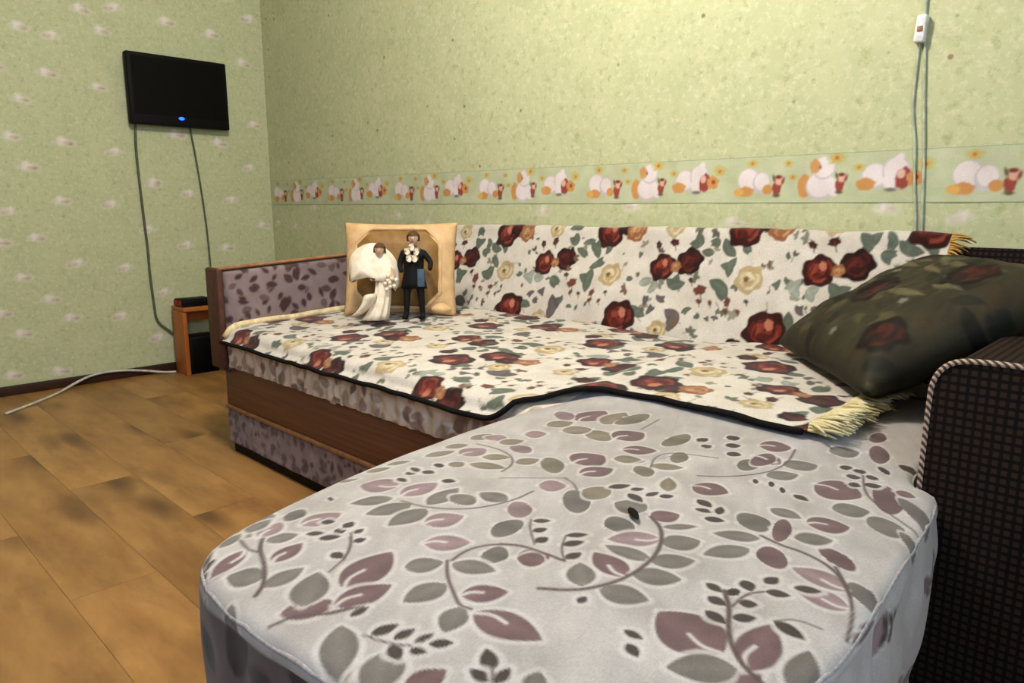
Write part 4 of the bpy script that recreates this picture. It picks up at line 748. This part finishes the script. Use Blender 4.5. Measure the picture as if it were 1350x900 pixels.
# ---------------------------------------------------------------- seed on the chaise
b = MB(); b.loft([[(x, .0055 * q * math.cos(a), .004 + .0038 * q * math.sin(a)) for a in np.linspace(0, 6.2832, 13)[:-1]] for x, q in ((-.017, .05), (-.011, .7), (-.002, 1), (.008, .75), (.015, .35), (.018, .05))])
sd = tag(b.build('sunflower_seed', M['black_bind'], None, True), 'small black seed lying on the pale chaise top', 'seed')
sd.scale = (1.2, 1.2, .75); sd.location = (-.528, .770, .4625); sd.rotation_euler = (0, 0, math.atan2(-.023, .028))

# ---------------------------------------------------------------- television and cables
tv = tag(empty('television', (W, 1.583, 1.272)), 'small black flat television with blue power light on the green wall', 'television')
def place(o): return o
MB().box(.03, .075, -.248, .248, 0, .34).build('casing', M['black'], tv, bevel=.007, seg=3)
MB().box(.0745, .0765, -.228, .228, .048, .322).build('screen', M['screen'], tv)
b = MB().loft([[(.0752 + d, -.004 + .015 * q * math.cos(a), .040 + .008 * q * math.sin(a)) for a in np.linspace(0, 6.2832, 17)[:-1]] for d, q in ((0, 1), (.0015, .8))]); b.build('power_light', M['led'], tv, True)
MB().box(.0, .032, -.06, .06, .10, .24).build('wall_bracket', M['black'], tv, bevel=.003)
MB().box(.018, .034, -.15, .15, .03, .14).build('rear_housing', M['black'], tv, bevel=.006)
def cord(name, pts, r, mat, label, cat, group=None, n=70):
    P = smooth_poly(pts, n, it=3); o = MB().tube([tuple(p) for p in P], r, 8).build(name, mat, None, True); return tag(o, label, cat, group)
cord('power_cable', [(W + .02, 1.372, 1.30), (W + .012, 1.369, 1.22), (W + .009, 1.366, 1.14), (W + .009, 1.370, .953), (W + .009, 1.374, .80), (W + .009, 1.381, .647), (W + .009, 1.378, .53), (W + .009, 1.386, .37), (W + .009, 1.390, .275), (W + .012, 1.43, .236), (W + .02, 1.485, .185), (W + .03, 1.56, .14)], .0065, M['cable'], 'grey-green cable hanging from the left end of the television to the stool', 'cable', 'television cables')
cord('power_cable', [(W + .02, 1.640, 1.30), (W + .012, 1.645, 1.26), (W + .009, 1.660, 1.155), (W + .009, 1.676, .998), (W + .009, 1.688, .838), (W + .009, 1.695, .716), (W + .009, 1.698, .571), (W + .009, 1.70, .34), (W + .012, 1.72, .10), (W + .03, 1.75, .02)], .0052, M['cable'], 'thinner grey-green cable hanging from middle of television down behind the armrest', 'cable', 'television cables')
cord('extension_cord', [(-3.62, .62, .006), (-3.74, .76, .006), (-3.86, .88, .006), (-3.945, .965, .020), (-3.972, 1.06, .048), (-3.968, 1.18, .05), (-3.962, 1.30, .03), (-3.945, 1.39, .008), (-3.92, 1.442, .007)], .006, M['white_cable'], 'white cord running along the skirting board beside the wooden stool', 'cord')
# inline switch cord on the back wall
ws = tag(empty('wall_cord', (-.617, B, 1.30)), 'white inline switch on a pale double cord hanging down back wall', 'cord switch')
def wl(pts, r):
    P = smooth_poly([(x + .617, -.006, z - 1.30) for x, z in pts], 60, it=3); return MB().tube([tuple(q) for q in P], r, 8).build('flex', M['cord_pale'], ws, True)
M['cord_pale'] = plain('pale_cord', (186, 196, 176), .6)
wl([(-.610, 2.58), (-.606, 2.0), (-.612, 1.6), (-.615, 1.405), (-.615, 1.32)], .005)
wl([(-.621, 1.28), (-.622, 1.211), (-.6235, 1.138), (-.618, 1.082), (-.606, 1.016), (-.602, .931), (-.592, .864), (-.586, .79)], .0034)
wl([(-.609, 1.28), (-.603, 1.208), (-.598, 1.136), (-.586, 1.015), (-.579, .912), (-.572, .79)], .0034)
sw = MB().box(-.012, .012, -.026, -.001, -.031, .033).build('switch_body', M['white_plastic'], ws, bevel=.004, seg=3); sw.rotation_euler = (0, math.radians(4), 0)
MB().box(-.006, .006, -.029, -.025, -.006, .006).build('switch_button', M['tan_trim'], ws, bevel=.001)

# ---------------------------------------------------------------- wooden stool, what is on and under it
sx0, sx1, sy0, sy1 = -3.945, -3.80, 1.465, 1.655
so = tag(empty('wooden_stool', ((sx0 + sx1) / 2, (sy0 + sy1) / 2, 0)), 'small orange wooden stool with panel legs beside left end of sofa', 'stool')
hx, hy = (sx1 - sx0) / 2, (sy1 - sy0) / 2
MB().box(-hx - .008, hx + .008, -hy - .008, hy + .008, .335, .357).build('stool_top', M['stool_wood'], so, bevel=.004)
for s_ in (-1, 1): MB().box(-hx, hx, s_ * hy - .011, s_ * hy + .011, 0, .335).build('leg_panel', M['stool_wood'], so, bevel=.003)
MB().box(-hx + .02, -hx + .036, -hy + .011, hy - .011, .27, .335).build('rail', M['stool_wood'], so)
sb = tag(empty('media_box', ((sx0 + sx1) / 2, 1.535, .357)), 'flat black box with a red end on top of the wooden stool', 'box')
MB().box(-.05, .05, -.072, .085, 0, .040).build('case', M['black'], sb, bevel=.006)
MB().box(-.046, .046, -.077, -.070, .006, .034).build('end_cap', M['red'], sb, bevel=.002)
ub = tag(empty('floor_box', ((sx0 + sx1) / 2, (sy0 + sy1) / 2, 0)), 'black speaker box standing on the floor under the wooden stool', 'speaker')
MB().box(-.06, .055, -.075, .075, 0, .20).build('cabinet', M['black'], ub, bevel=.006)
MB().box(.0545, .058, -.065, .065, .012, .188).build('grille', M['screen'], ub, bevel=.002)
